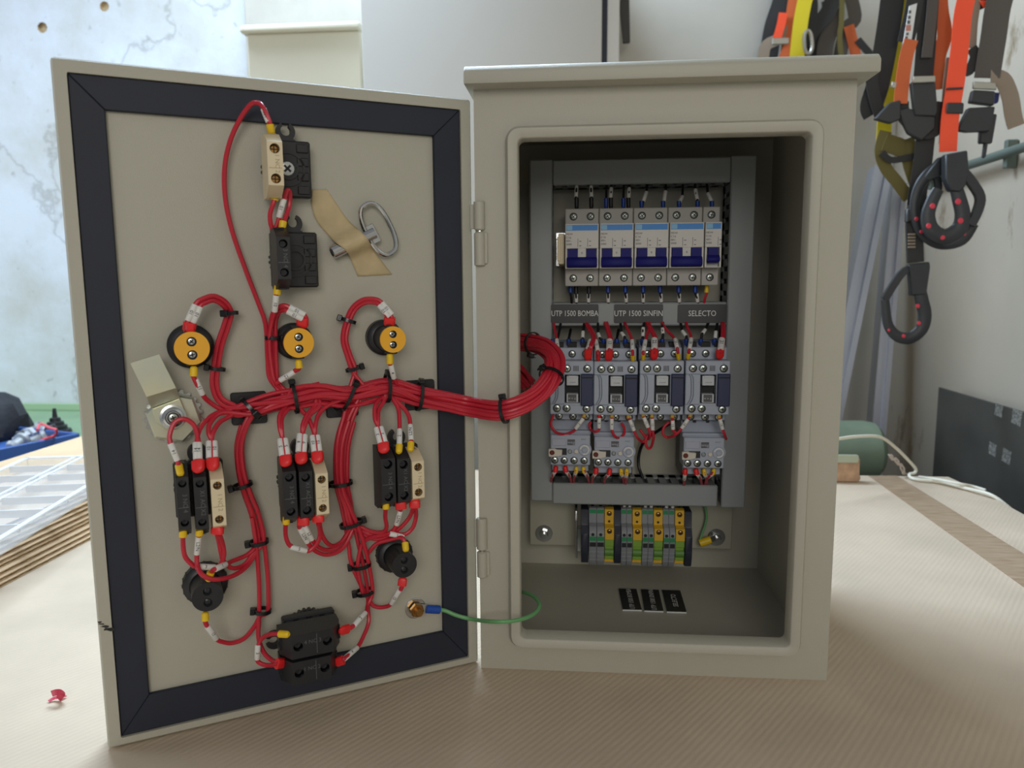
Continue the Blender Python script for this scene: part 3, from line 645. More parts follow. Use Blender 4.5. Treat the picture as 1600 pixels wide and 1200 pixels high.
# ---------------------------------------------------------------- terminal strip
TYF = .168
def tx(px): return F(px, 840, TYF).x
def tz(py, y=TYF): return F(1000, py, y).z
def terminal(name, label, p0, p1, kind):
    x0, x1 = tx(p0)+.0001, tx(p1)-.0001; xm = (x0+x1)/2
    t = thing(name, label, 'terminal', (xm, PY-.008, tz(845)), 'terminal blocks on the lower rail')
    zt_, zb_ = tz(801), tz(889)
    def Zf(f): return zt_+(zb_-zt_)*f
    if kind == 'grey':
        prof = [(PY-.008, Zf(.12)), (TYF+.016, Zf(-.02)), (TYF+.012, Zf(0)), (TYF+.012, Zf(.25)), (TYF+.004, Zf(.28)), (TYF, Zf(.36)), (TYF, Zf(.53)), (TYF+.002, Zf(.66)), (TYF+.0055, Zf(.88)), (TYF+.009, Zf(1)), (PY-.008, Zf(1))]
        q = MB(); q.prism(prof, x0, x1, 0, 0, .0003); b = q.build('housing', TGREY, t)
        q = MB()
        for f0, f1, y in ((.015, .085, TYF+.0117), (.44, .515, TYF-.0002)): q.box((x0+.0004, y, Zf(f1)), (x1-.0004, y+.001, Zf(f0)))
        q.build('marker', TGRN, t)
        q = MB(); q.lathe([(.0018, -.001), (.0018, .0001), (.0013, .0001)], (xm, TYF, Zf(.405)), (0, -1, 0), 10)
        q.box((x0+.0005, TYF, Zf(.62)), (x1-.0005, TYF+.0025, Zf(.545))); q.box((x0+.0001, TYF+.0045, Zf(.315)), (x1-.0001, TYF+.006, Zf(.30))); q.build('wire_opening', DARKSLOT, t)
        q = MB()
        for f in (.72, .8, .88):
            y = TYF+.002+.0035*(f-.66)/.22; q.box((x0, y-.0004, Zf(f+.012)), (x1, y+.001, Zf(f)))
        q.build('groove', DUCT, t)
    else:
        prof = [(PY-.008, Zf(.12)), (TYF+.016, Zf(-.02)), (TYF+.010, Zf(0)), (TYF+.010, Zf(.26)), (TYF+.001, Zf(.29)), (TYF+.001, Zf(.50)), (PY-.008, Zf(.50))]
        q = MB(); q.prism(prof, x0, x1, 0, 0, .0003); q.build('housing', TYEL, t)
        q = MB(); q.box((x0, TYF+.007, Zf(.93)), (x1, PY-.01, Zf(.86)), .0003); q.build('foot', TYEL, t)
        q = MB(); q.box((x0, TYF+.0025, Zf(.62)), (x1, PY-.01, Zf(.498)), .0003); q.box((x0, TYF+.0045, Zf(.865)), (x1, PY-.01, Zf(.62)), .0006); q.build('lower_body', TYG, t)
        q = MB(); q.cyl((x0+.0002, TYF+.0068, Zf(.74)), (x1-.0002, TYF+.0068, Zf(.74)), .0048, n=14); q.build('jumper_cover', mat('dark_lime', (96, 140, 58), .5) if 'dark_lime' not in bpy.data.materials else bpy.data.materials['dark_lime'], t)
        q = MB()
        for f, y in ((.075, TYF+.010), (.345, TYF+.001)): screw(q, (xm, y, Zf(f)), .0021, 1, 0)
        for f, y in ((.215, TYF+.010),): q.lathe([(.0014, -.0005), (.0014, .0002), (.001, .0002)], (xm, y, Zf(f)), (0, -1, 0), 10)
        q.build('clamp_screw', [DARKSLOT, BRASS], t)
def spacer(label, p0, p1, top=801, bot=884, wdt=.006):
    x0, x1 = tx(p0)+.0001, tx(p1)-.0001; q = MB(); z0, z1 = tz(bot), tz(top)
    q.prism([(PY-.008, z0), (TYF+.005, z0), (TYF+.001, z0+.012), (TYF+.001, (z0+z1)/2+.004), (TYF+.009, (z0+z1)/2+.012), (TYF+.009, z1), (PY-.008, z1)], x0, x1, 0, 0, .0007)
    q.box((x0+.001, TYF+.0005, z0+.016), (x1-.001, TYF+.002, z0+.019)); solo(q, 'rail_clamp', mat('navy_black', (40, 44, 58), .45) if 'navy_black' not in bpy.data.materials else bpy.data.materials['navy_black'], label, 'clamp', ((x0+x1)/2, PY-.008, z0), 'black clamps on the lower rail')
spacer('black rail clamp at the left end of the terminal strip', 908, 919.6)
gi_ = ['first', 'second', 'third', 'fourth', 'fifth', 'sixth', 'seventh', 'eighth']
gk = yk = 0
for p0, p1, k in ((920.5, 932.3, 'grey'), (932.6, 944.5, 'grey'), (945, 959.5, 'gy'), (971, 979.5, 'grey'), (979.7, 988.5, 'grey'), (989, 1003.5, 'gy'), (1004, 1013, 'grey'), (1013.2, 1022, 'grey'), (1022.4, 1036.5, 'gy'), (1037, 1046.2, 'grey'), (1046.4, 1055.5, 'grey'), (1056, 1070.5, 'gy')):
    if k == 'grey': terminal('terminal_block', 'grey terminal block with green marker, %s grey one from the left' % gi_[gk], p0, p1, k); gk += 1
    else: terminal('earth_terminal', 'yellow and green earth terminal, %s one from the left' % gi_[yk], p0, p1, k); yk += 1
spacer('wide black clamp in the terminal strip between first and second wired groups', 959.8, 970.8)
spacer('black rail clamp at the right end of the terminal strip', 1070.8, 1082.5, 802, 886)
# bent steel rail of the strip, seen at its left end
q = MB(); a, b = F(899, 797, .178), F(907, 876, .178)
q.box((a.x, .176, tz(874, .178)), (a.x+.0022, PY-.002, tz(792, .178)), .0006); q.box((a.x, PY-.012, tz(858, PY)), (tx(1084), PY-.0005, tz(822, PY)), .0004)
q.prism([(.176, tz(815, .178)), (.170, tz(813, .178)), (.170, tz(797, .178)), (.178, tz(790, .178)), (.19, tz(790, .178)), (.19, tz(815, .178))], a.x-.0006, a.x+.0022, 0, 0, .0006)
solo(q, 'din_rail', STEEL, 'bright steel mounting rail with a turned-up end at the terminal strip', 'rail', (a.x, PY, a.z), 'steel mounting rails')
# earth wire inside with yellow ring lug
g = thing('earth_wire', 'green earth wire with yellow lug bolted right of the terminal strip', 'wire', F(1100, 845, .2))
q = MB(); q.tube([F(*c) for c in ((1100, 785, .2), (1103, 798, .203), (1104, 810, .204), (1100, 826, .204), (1095, 840, .202), (1094, 847, .2))], .0014, 8); q.build('wire', GRNW, g)
q = MB(); q.cyl(F(1093, 849, .2), F(1111, 843, .2), .0044, n=12, bev=.0006); q.build('lug_sleeve', FYEL, g)
q = MB(); o = F(1119.5, 839, PY); q.sweep([F(1110, 843.5, .2), F(1117, 840, .203)], [(-.003, -.0006), (.003, -.0006), (.003, .0006), (-.003, .0006)], up=(0, -1, 0)); q.build('ring_tongue', STEEL, g)

# ---------------------------------------------------------------- wires on the mounting plate
def ferr(par, col, p, q, twin=False, r=.0017, single_mat=None):
    p, q = Vector(p), Vector(q); m = MB()
    if twin:
        ax = (q-p).normalized(); L = (q-p).length; side = ax.cross(Vector(FWD)).normalized(); up = side.cross(ax)
        pts = [p+ax*L*t for t in (0, .12, .35, 1)]; k = [.35, .75, 1, 1]
        m.sweep(pts, [(r*1.9*math.copysign(abs(math.cos(a))**.6, math.cos(a)), r*1.15*math.copysign(abs(math.sin(a))**.6, math.sin(a))) for a in [2*math.pi*(i+.5)/12 for i in range(12)]], 0, False, up, k)
    else: m.lathe([(r*.55, 0), (r*.9, (q-p).length*.12), (r, (q-p).length*.25), (r*1.05, (q-p).length)], p, q-p, 12)
    return m.build('ferrule', col, par)
def sleeve(par, p, q, r, txt=None, n=10, flip=False):
    p, q = Vector(p), Vector(q); m = MB(); m.lathe([(r*.92, 0), (r, .0003), (r, (q-p).length-.0003), (r*.92, (q-p).length)], p, q-p, n)
    if txt:
        ax = (q-p).normalized(); v = (CAM-(p+q)/2).normalized(); nv = (v-ax*v.dot(ax)).normalized(); up = nv.cross(ax)
        if flip: ax, up = -ax, -up
        m.text(txt, r*1.55, (p+q)/2+nv*r*1.04, ax, up, 1)
    return m.build('marker_sleeve', [WHITE, BLACKT], par)
def pw(label, pts, wire, col, r=.0014, fer=None, fp=None, twin=False, slv=None, txt=None, name='control_wire', grp='wires on the mounting plate', fr=.0021, sr=.0019):
    V = [F(*c) for c in pts]; t = thing(name, label, 'wire', V[0], grp); m = MB(); m.tube(V, r, 8); m.build('wire', wire, t)
    if twin: m = MB(); m.tube([v+Vector((.0022, .001, 0)) for v in V], r, 8); m.build('wire', wire, t)
    if fp: ferr(t, fer, F(*fp[0]), F(*fp[1]), twin, fr)
    if slv: sleeve(t, F(*slv[0]), F(*slv[1]), sr*(1.5 if twin else 1), txt)
    return t
n_ = ['first', 'second', 'third', 'fourth', 'fifth', 'sixth', 'seventh', 'eighth', 'ninth', 'tenth', 'eleventh', 'twelfth']
# above the breakers
for i, (x, xs0, y0, xs1, y1, col, dbl) in enumerate(((901, 901, 291, 900, 309, FBLK, 0), (924, 923.5, 291, 924, 309, FBLK, 0), (954.5, 955, 294, 954, 312, FBLK, 947), (982, 983, 294, 982, 312, FBLK, 974), (1002.5, 1010, 300, 1005, 316, FBLU, 0), (1036, 1040, 299, 1037.5, 316, FBLU, 0), (1061, 1066, 307, 1062, 317, FBLU, 0), (1090, 1086.5, 296, 1089.5, 313, FBLU, 0), (1112.5, 1106, 302, 1112, 316, FBLU, 0))):
    zA = .163
    pw('black wire with white marker entering the top of the breakers, %s from the left' % n_[i], [(xs0+(xs0-xs1)*.3, 276, .19), (xs0, y0, .17), (xs1, y1, zA), (x, 326, zA)], BLKW, BLKW, .0013, col, ((x, 327, zA), (x-.2, 314 if col == FBLU else 309, zA)), False, ((xs1, y1-1, zA), (xs0, y0, .17)), name='power_wire', grp='wires above the breakers', sr=.0020)
    if dbl: pw('thin blue-tipped wire beside the %s marked wire above the breakers' % n_[i], [(dbl+2, 276, .19), (dbl+.5, 295, .172), (dbl, 325, zA)], BLKW, BLKW, .0012, FBLU, ((dbl, 327, zA), (dbl, 310, zA)), name='power_wire', grp='wires above the breakers')
# below the breakers
for i, (x, x2, col, w_) in enumerate(((891.5, 893, FBLU, BLKW), (900, 900.5, FBLK, BLKW), (920, 919.5, FBLK, BLKW), (950, 950.5, FBLU, BLKW), (977, 978.5, FBLU, BLKW), (1004.6, 1005, FBLU, BLKW), (1031.2, 1033, FBLU, BLKW), (1060.3, 1061.5, FBLU, BLKW), (1086, 1090, FBLU, BLKW), (1104.6, 1101, FYEL, RED))):
    zA = .163
    pw(('red wire with yellow ferrule leaving the bottom of the last breaker' if w_ == RED else 'black wire leaving the bottom of the breakers, %s from the left' % n_[i]), [(x, 446, zA), (x, 456, zA), (x2, 468, .165), (x2+.5*(x2-x), 484, .172)], w_, w_, .0013, col, ((x, 445, zA), (x+(.0 if w_ != RED else -.8), 457 if col != FBLK else 459, zA)), False, None if w_ == RED or i == 0 else ((x+.7*(x2-x), 459, .164), (x2, 472, .166)), name='power_wire', grp='wires below the breakers')
# rear row into the contactor tops
for i, (x, sx0, sy0, sx1, sy1, has) in enumerate(((864, 873, 522, 871, 528, 0), (888.7, 0, 0, 0, 0, -1), (910, 911, 518, 910.5, 528, 1), (943, 934.5, 521, 937, 528, 1), (963.5, 0, 0, 0, 0, -1), (977, 971, 520, 975.5, 526, 1), (1004, 1005, 512, 1004.5, 526, 1), (1034.7, 1035, 513, 1036, 522, 1), (1072.6, 1066, 517, 1072, 525, 1), (1095, 1102, 515, 1097.5, 521, 1), (1116.5, 1118.5, 518, 1117.5, 529, 1))):
    yy = .152; pts = [(x, 541, yy), (x, 533, yy)] + ([(sx1, sy1, yy), (sx0, sy0, .157), (sx0+(sx0-sx1)*.8+2, 503, .168)] if has >= 0 else [(x+.4, 528, yy+.002), (x+3, 515, .185)])
    pw('black wire with blue ferrule in the contactor tops, %s from the left' % n_[i], pts, BLKW, BLKW, .0014, FBLU, ((x, 542, yy), (x, 529.5, yy)), False, ((sx1, sy1, yy), (sx0, sy0, .157)) if has > 0 else None, name='power_wire', grp='black wires into the contactors', fr=.0022)
# red control wires over the contactor fronts
for i, (pts, col, fp, sl, tw) in enumerate((
    ([(865, 505), (867, 516), (870, 530), (871.5, 548), (873, 556)], FYEL, ((873.5, 562), (872.7, 553)), ((869.8, 530.5), (871.6, 548)), 0),
    ([(915, 506), (920, 515), (926, 527), (922, 540), (919, 550)], FRED, ((918.5, 564), (919.3, 546)), ((923.5, 533), (920, 545)), 1),
    ([(917, 505), (924, 514), (930, 528), (934, 549), (935, 556)], FRED, ((935, 564), (934.6, 550)), ((931, 532), (934, 548)), 0),
    ([(945, 504), (948, 514), (952, 530), (952, 545), (951, 552)], FRED, ((951, 564), (951.5, 548)), ((952.6, 532), (952, 546)), 1),
    ([(976, 504), (980, 513), (987, 530), (988.3, 547), (988.6, 555)], FYEL, ((988.8, 565), (988.6, 556)), ((987.6, 532), (988.3, 548)), 0),
    ([(1015, 504), (1013, 516), (1009, 531), (1005.5, 549), (1005, 555)], FYEL, ((1004.8, 563), (1005.2, 553.5)), ((1008.4, 532), (1005.4, 549)), 0),
    ([(1010, 504), (1015, 514), (1022, 528), (1022.6, 545), (1022, 552)], FRED, ((1021.8, 562), (1022.4, 546)), ((1022.5, 530), (1022.5, 545)), 1),
    ([(1034, 504), (1041, 515), (1053, 528), (1058, 543), (1059.5, 552)], FYEL, ((1060.5, 562.5), (1059.7, 553)), ((1055, 530), (1058.3, 544)), 0),
    ([(1072, 504), (1075, 514), (1080, 528), (1077, 546), (1076, 552)], FYEL, ((1074.8, 561), (1076.2, 552)), ((1080, 529), (1077.3, 546)), 0),
    ([(1128, 504), (1128.6, 514), (1128, 530), (1126, 547), (1125, 552)], FRED, ((1124.3, 561), (1125.3, 546.5)), ((1128, 530), (1126, 546.5)), 1))):
    yy = .1315; V = [(a, b, yy+(.034 if k == 0 else .024 if k == 1 else .012 if k == 2 else 0)) for k, (a, b) in enumerate(pts)]
    pw('red wire with %s ferrule crossing a contactor top, %s from the left' % ('yellow' if col == FYEL else 'red', n_[i]), V, RED, RED, .0015, col, ((*fp[0], yy+.004), (*fp[1], yy)), bool(tw), ((*sl[0], yy+.010), (*sl[1], yy)), str(4+3*i), grp='red wires over the contactors', fr=.0021, sr=.0022)
# red loops between contactor bottoms and relays
YL = .131
for i, (pts, col, fp, sl) in enumerate((
    ([(865, 648), (862, 656), (861, 664), (868, 675), (882, 678.5), (897, 673), (905, 663), (913, 651)], GOLD, ((913.5, 647), (912, 652.5)), ((911.5, 654), (899, 670))),
    ([(936, 648), (936.5, 660), (936, 671), (930, 674.5), (923, 671), (921, 663), (924, 659.5)], FRED, ((936, 647), (936, 652)), ((936.3, 653), (936, 669))),
    ([(956, 649), (955.7, 660), (956.5, 673), (961, 682), (968, 684), (975, 678), (975, 668), (970.5, 661)], GOLD, ((956.2, 647), (956, 653)), ((955.8, 654), (956, 671))),
    ([(981.5, 650), (986, 660), (991, 674), (996, 684), (1003, 690), (1008, 688), (1011, 680)], GOLD, ((981.5, 648), (982, 654)), ((984, 656), (990.7, 673))),
    ([(1004.5, 648), (1008, 657), (1013, 669), (1016, 680), (1012, 686), (1005, 678), (1000, 671)], GOLD, ((1004.3, 647), (1005.3, 651.5)), ((1006, 652), (1012.5, 668))),
    ([(1018.5, 649), (1019, 660), (1020, 673), (1021, 685), (1017, 699), (1011, 699), (1009, 690), (1013, 678)], GOLD, ((1018.5, 647), (1018.6, 653)), ((1019, 654), (1019.8, 672))),
    ([(1050.5, 650), (1051, 660), (1051.5, 672), (1056, 676)], GOLD, ((1050.4, 648), (1050.5, 653.5)), ((1051, 657), (1051.6, 671))),
    ([(1079, 648), (1074, 656), (1064, 671), (1054, 680), (1044, 683.5), (1037, 680), (1036, 671), (1041, 663), (1048, 659)], GOLD, ((1079.5, 646), (1077.6, 652)), ((1075, 655), (1065, 669.5))),
    ([(1123.5, 650), (1126, 659), (1129, 671), (1132, 679), (1134.5, 686)], GOLD, ((1123.2, 648), (1124, 654)), ((1125, 655), (1129, 671))))):
    pw('red wire loop with white marker under the contactors, %s from the left' % n_[i], [(a, b, YL+(.008 if k > 3 else 0)) for k, (a, b) in enumerate(pts)], RED, RED, .0014, col, ((*fp[0], YL+.001), (*fp[1], YL-.0005)), False, ((*sl[0], YL), (*sl[1], YL)), str(7+i), grp='red loops under the contactors', fr=.0020, sr=.0021)
# relay bottom terminals down into the duct
YO = .142
for i, (x, y0, x1, y1, col) in enumerate(((869, 727, 862, 747, FRED), (882.5, 727, 891, 747, FRED), (901, 728, 897, 746, FYEL), (911, 728, 919, 747, FYEL), (932, 730, 926, 748, FRED), (953.5, 731, 945, 749, FRED), (970, 731, 974, 748, FYEL), (979.5, 731, 978, 750, FYEL), (1070.5, 731, 1069, 752, FRED), (1087, 731, 1095, 750, FRED), (1100, 731, 1104, 749, FYEL), (1116.5, 731, 1104, 749, FYEL))):
    pw('red wire with %s ferrule under the relays, %s from the left' % ('yellow' if col == FYEL else 'red', n_[i]), [(x, y0+4, YO), (x+(x1-x)*.4, y0+10, YO), (x1, y1, YO+.012), (x1+.2*(x1-x), y1+9, YO+.034)], RED, RED, .0014, col, ((x, y0+1, YO), (x+(x1-x)*.22, y0+10, YO)), False, ((x+(x1-x)*.3, y0+10, YO), (x+(x1-x)*.88, y1-3, YO+.009)), None, grp='red wires under the relays', fr=.0026 if col == FRED else .0021, sr=.002)
# wires dropping from the duct into the terminals
for i, (x, dk) in enumerate(((926, 1), (938.5, 1), (975.5, 0), (984, 0), (1008.5, 0), (1017.5, 0), (1041.5, 0), (1051, 0))):
    pw('black wire dropping into the %s grey terminal block' % n_[i], [(x, 783, .192), (x, 793, .186), (x, 802, .184)], BLKW, BLKW, .0016, FBLK if dk else FBLU, ((x, 804, .183), (x, 797, .184)), False, None if dk else ((x, 797, .184), (x, 790, .186)), name='power_wire', grp='wires into the terminal strip', sr=.0019)
for i, x in enumerate((952.5, 996.5, 1029.5, 1063.5)):
    pw('dark green wire dropping into the %s earth terminal' % n_[i], [(x, 783, .192), (x, 793, .186), (x, 803, .183)], mat('dark_green_wire', (30, 62, 44), .45) if i == 0 else bpy.data.materials['dark_green_wire'], None, .0022, FBLK, ((x, 804, .183), (x, 800, .184)), name='earth_wire', grp='earth wires into the terminal strip')
# ================================================================== devices on the inside of the door
ETCH = mat('engraved_print', (92, 94, 98), .6); ETCHC = mat('engraved_cream', (172, 154, 120), .6); SCRB = mat('dark_screw', (70, 70, 74), .3, .8)
def DS_(v, ang=0): return DOORM @ Matrix.Translation((v.x, P0, v.z)) @ Matrix.Rotation(ang, 4, 'Y')   # frame on the panel at a door point
def base(par, sp, w=.0335, L=.0405, hook=True):
    q = MB(); q.box((-w/2, -.0145, -L/2), (w/2, -.006, L/2), .0012)
    q.lathe([(.0150, 0), (.0150, .0062)], (0, 0, 0), (0, -1, 0), 28)
    for sx in (-1, 1):
        for k, zz in enumerate((-.0148, -.0052, .0052, .0148)):
            q.box((sx*.0108-.0042, -.0158, zz-.0030), (sx*.0108+.0042, -.0143, zz+.0030), .0005)
    q.lathe([(.0125, .014), (.0125, .0158), (.0108, .0158), (.0108, .0149), (.0078, .0149), (.0078, .0164), (.0060, .0164), (.0060, .0140)], (0, 0, 0), (0, -1, 0), 30)
    b = q.build('base', BLACKP, par, sp)
    if hook:
        P = []
        for a in range(-60, 241, 20): P.append((.0062*math.cos(R_(a+60-60+0)) if False else .0068*math.cos(R_(a)), L/2+.0065+.0068*math.sin(R_(a))))
        out = [(.0068*math.cos(R_(a)), L/2+.0062+.0068*math.sin(R_(a))) for a in range(65, -61, -18)]
        inn = [(.0036*math.cos(R_(a)), L/2+.0070+.0036*math.sin(R_(a))) for a in range(-90, 66, 18)]
        q = MB()
        for s in (1, -1):
            poly = [(0, L/2-.001), (0, L/2+.0034)]+[(s*x, z) for x, z in inn[1:]]+[(s*x, z) for x, z in out]+[(s*.0085, L/2-.001)]
            q.prism(poly, -.0130, -.0075, 1)
        q.build('release_hook', BLACKP, b, sp)
    q = MB(); n = 26
    pts = []
    for i in range(n):
        a = 2*math.pi*i/n; pts += [(.0172*math.cos(a+t), .0172*math.sin(a+t)) if k else (.0158*math.cos(a+t), .0158*math.sin(a+t)) for t, k in ((0, 0), (.06, 1), (.14, 1), (.19, 0))]
    q.prism(pts, -.0055, -.0004, 1); q.build('lock_ring', BLACKP, b, sp)
    return b
def block(par, sp, w, L, h, kind, txt, cut=.0072):
    cream = kind == 'cream'; q = MB(); hb = .0125 if h < .043 else .021; zc_ = L/2-cut
    prof = [(-hb, L/2), (-(h-.013), L/2), (-h, zc_), (-h, -zc_), (-(h-.013), -L/2), (-hb, -L/2)]
    vs = [(x, y, z) for x in (-w/2, w/2) for y, z in prof]
    q.geo(vs, [(0, 1, 2, 3, 4, 5), (11, 10, 9, 8, 7, 6), (0, 1, 7, 6), (1, 2, 8, 7), (3, 4, 10, 9), (4, 5, 11, 10), (5, 0, 6, 11)])
    hr = min(.0035, w*.33); hz = L/2-.0118
    q.holes([(-w/2, -zc_), (w/2, -zc_), (w/2, zc_), (-w/2, zc_)], [(0, hz, hr), (0, -hz, hr)], -h, .006, 0, 1, 1)
    bmesh.ops.remove_doubles(q.bm, verts=q.bm.verts, dist=1e-6)
    for s in (1, -1):          # terminal slot on the sloped ends
        q.box((-w*.3, -(h-.0115), s*(L/2+.0002)), (w*.3, -(h-.019), s*(L/2-.003)), 0, 1)
    q.text(txt, .0042, (w*.12, -h-.00006, 0), (0, 0, -1), (1, 0, 0), 2)
    q.box((-w*.42, -h-.00008, -.0002-.003), (w*.42, -h+.0003, .0002-.003), 0, 2)
    b = q.build('contact_block', [CREAM, CREAMD, ETCHC] if cream else [BLACKP, BLACKS, ETCH], par, sp, 30)
    for s in (1, -1):
        q = MB(); q.lathe([(hr*.92, 0), (hr*.92, .0012), (hr*.7, .0018)], (0, -h+.006, s*hz), (0, -1, 0), 14)
        q.box((-hr*.8, -h+.0041, s*hz-.0004), (hr*.8, -h+.0046, s*hz+.0004), 0, 1); q.box((-.0004, -h+.0041, s*hz-hr*.8), (.0004, -h+.0046, s*hz+hr*.8), 0, 1)
        q.build('terminal_screw', [BRASS if cream else SCRB, SCRD], b, sp)
    return b
def frontbox(x0, y0, x1, y1, h):      # front rectangle in pixels at height h -> (centre, width, height) on the door
    a, b = D(x0, y0, h), D(x1, y1, h); return Vector(((a.x+b.x)/2, 0, (a.z+b.z)/2)), abs(b.x-a.x), abs(a.z-b.z)
HB = .042
def selector(label, ctr, blocks, h=HB, ang=0, hook=True):
    c = D(ctr[0], ctr[1], .0145); sp0 = DS_(c, ang)
    t = thing('selector_switch', label, 'switch', M=DS_(c, 0)); base(t, sp0, hook=hook)
    for x0, y0, x1, y1, kind, txt in blocks:
        v, w_, L = frontbox(x0, y0, x1, y1, h)
        if ang: w_, L = L, w_
        block(t, DS_(v, ang), w_-.0004, L+.0144, h, kind, txt)
    return t
s1 = selector('selector switch rear with one cream contact block, topmost on the door', (449.5, 264), [(416, 220, 444.5, 290, 'cream', '1 NC 2')])
q = MB(); o = D(449.5, 263, .018); screw(q, (o.x, P0-.0165, o.z), .0050, 0, 1); q.build('centre_screw', [STEEL, SCRD], s1, DOORM)
s2 = selector('selector switch rear with one black contact block, just below the masking tape level', (461, 406), [(431, 370, 456, 436, 'black', '3 NO 4')])
s2['label'] = 'selector switch rear with one black contact block, under the topmost switch'
T_ = (('left', (312, 764), ((273.5, 747, 300, 826), (301, 747, 327.5, 825), (328, 750, 354.5, 820))), ('middle', (472, 752), ((441, 738, 466, 808), (466.5, 738, 491.3, 806), (492, 741, 515, 802))), ('right', (623, 734), ((594.5, 718, 619.5, 784), (620, 718, 642.6, 782), (643.3, 722, 664, 777))))
for nm, c, bl in T_:
    selector('triple contact block switch, two black and one cream, %s of the three' % nm, c, [(*bl[0], 'black', '3 NO 4'), (*bl[1], 'black', 'X1 AC X2'), (*bl[2], 'cream', '1 NC 2')], .044)
selector('switch rear with two sideways black contact blocks, lowest on the door', (484, 992), [(455, 994, 522, 1018, 'black', '4 NC 3'), (457, 1036, 518, 1059, 'black', '1 NC 2')], .046, R_(-90))
# pilot lamps (yellow backs) and black push-button backs
def lamp(label, ring, disc, rr, rd, h, yellow=True):
    c = D(*ring, .006); t = thing('pilot_lamp' if yellow else 'buzzer', label, 'lamp' if yellow else 'buzzer', M=DS_(c)); sp = DS_(c)
    e = D(ring[0], ring[1]-rr, .006); R0 = abs(e.z-c.z); e2 = D(disc[0], disc[1]-rd, h); cc = D(*disc, h); R1 = abs(e2.z-cc.z)
    q = MB(); q.lathe([(R0, 0), (R0, .0062), (R0-.0012, .0078), (R0*.72, .0090), (R0*.72, .0078)], (0, 0, 0), (0, -1, 0), 40); q.build('ring_nut', BLACKP, t, sp)
    if not yellow:
        q = MB()
        for k in range(20):
            a = 2*math.pi*k/20; q.cyl((R0*.995*math.cos(a), 0, R0*.995*math.sin(a)), (R0*.995*math.cos(a), -.0058, R0*.995*math.sin(a)), .0006, n=6)
        q.build('grip_rib', BLACKP, t, sp)
    q = MB(); q.lathe([(R1, .006), (R1, h-.0025), (R1-.0004, h-.0022)], (0, 0, 0), (0, -1, 0), 36)
    if yellow: q.box((-.004, -(h-.003), R1-.001), (.004, -(h-.012), R1+.0012), .0004); q.box((-.004, -(h-.003), -R1+.001), (.004, -(h-.012), -R1-.0012), .0004)
    else: q.box((-.0035, -(h-.0005), R1*.55), (.0035, -(h-.014), R1+.0010), .0004)
    q.build('body', BLACKP, t, sp)
    q = MB(); R1c = R1*1.0; out = [(R1c*math.cos(2*math.pi*i/40), R1c*math.sin(2*math.pi*i/40)) for i in range(40)]
    off = R1*.40; hs = [(0, off, R1*.29), (0, -off, R1*.29)]
    q.holes(out, hs, -h, .0025, 0, 1, 1); loft(q, [(out, -h), (out, -h+.0022)], 0); bmesh.ops.remove_doubles(q.bm, verts=q.bm.verts, dist=1e-6)
    cp = q.build('cap', [YELLOW if yellow else BLACKP, SCRD], t, sp)
    for x, z, r in hs:
        q = MB(); screw(q, (x, -h+.0022, z), r*.80); q.build('terminal_screw', [STEEL if yellow else SCRB, SCRD], cp, sp)
    return t
lamp('yellow-backed pilot lamp, leftmost of the three on the door', (298, 541), (299, 546), 34.5, 26, .026)
lamp('yellow-backed pilot lamp, middle of the three on the door', (460, 533), (467.5, 538), 28.5, 23.2, .026)
lamp('yellow-backed pilot lamp, rightmost of the three on the door', (601, 527.5), (619, 533), 28, 20.6, .030)
lamp('black cylindrical buzzer rear at the lower left of the door', (321, 913), (321, 934), 32, 22.5, .032, False)
lamp('black cylindrical buzzer rear at the lower right of the door', (617.5, 867), (633, 882), 27.5, 19.5, .032, False)
# adhesive tie mounts
for quad, nm in (([(360, 613), (418, 612), (416, 662), (362, 664)], 'left'), ([(509, 605), (560, 602), (559.5, 650), (510.5, 653)], 'middle'), ([(633.5, 594), (679.5, 593.5), (679, 639.5), (634, 641)], 'right')):
    P = [D(*c, .003) for c in quad]; x0, x1 = (P[0].x+P[3].x)/2, (P[1].x+P[2].x)/2; z1, z0 = (P[0].z+P[1].z)/2, (P[2].z+P[3].z)/2
    q = MB(); q.prism(rrect(x0, x1, z0, z1, .0018, 3), P0-.0032, P0, 1, 0, .0005); c = ((x0+x1)/2, (z0+z1)/2)
    for k in (0, 90, 180, 270):
        q.box((-.0085, -.0042, -.0022), (.0085, -.003, .0022), .0004, 0, Matrix.Translation((c[0], P0, c[1])) @ Matrix.Rotation(R_(k+45), 4, 'Y'))
    solo(q, 'tie_mount', BLACKP, 'square black adhesive cable tie mount on the door, %s of three' % nm, 'cable mount', DOORM @ Vector((c[0], P0, c[1])), 'adhesive cable tie mounts', DOORM)
# cam lock with tongue
c = D(272, 652, .008); lk = thing('cam_lock', 'zinc cam lock with a bent tongue plate at the left edge of the door', 'lock', M=DS_(c))
sp = DS_(c)
q = MB(); n = 22; pts = []
for i in range(n):
    a = 2*math.pi*i/n; pts += [(r*math.cos(a+t), r*math.sin(a+t)) for t, r in ((0, .0178), (.05, .0198), (.13, .0198), (.2, .0178))]
q.prism(pts, -.0022, -.0006, 1); q.build('star_washer', STEEL, lk, sp)
q = MB(); q.lathe([(.0176, .0022), (.0190, .0032), (.0190, .0095), (.0174, .0108), (.011, .0108), (.011, .012)], (0, 0, 0), (0, -1, 0), 6); q.build('hex_nut', ZINC, lk, sp, 25)
def dq(l, h): return [(D(x, y, h).x, D(x, y, h).z) for x, y in l]
q = MB(); lo = dq([(237, 639), (281, 622), (291, 645), (288, 662), (276, 671), (258, 671), (244, 660)], .014); q.prism(lo, P0-.0152, P0-.0122, 1, 0, .0005)
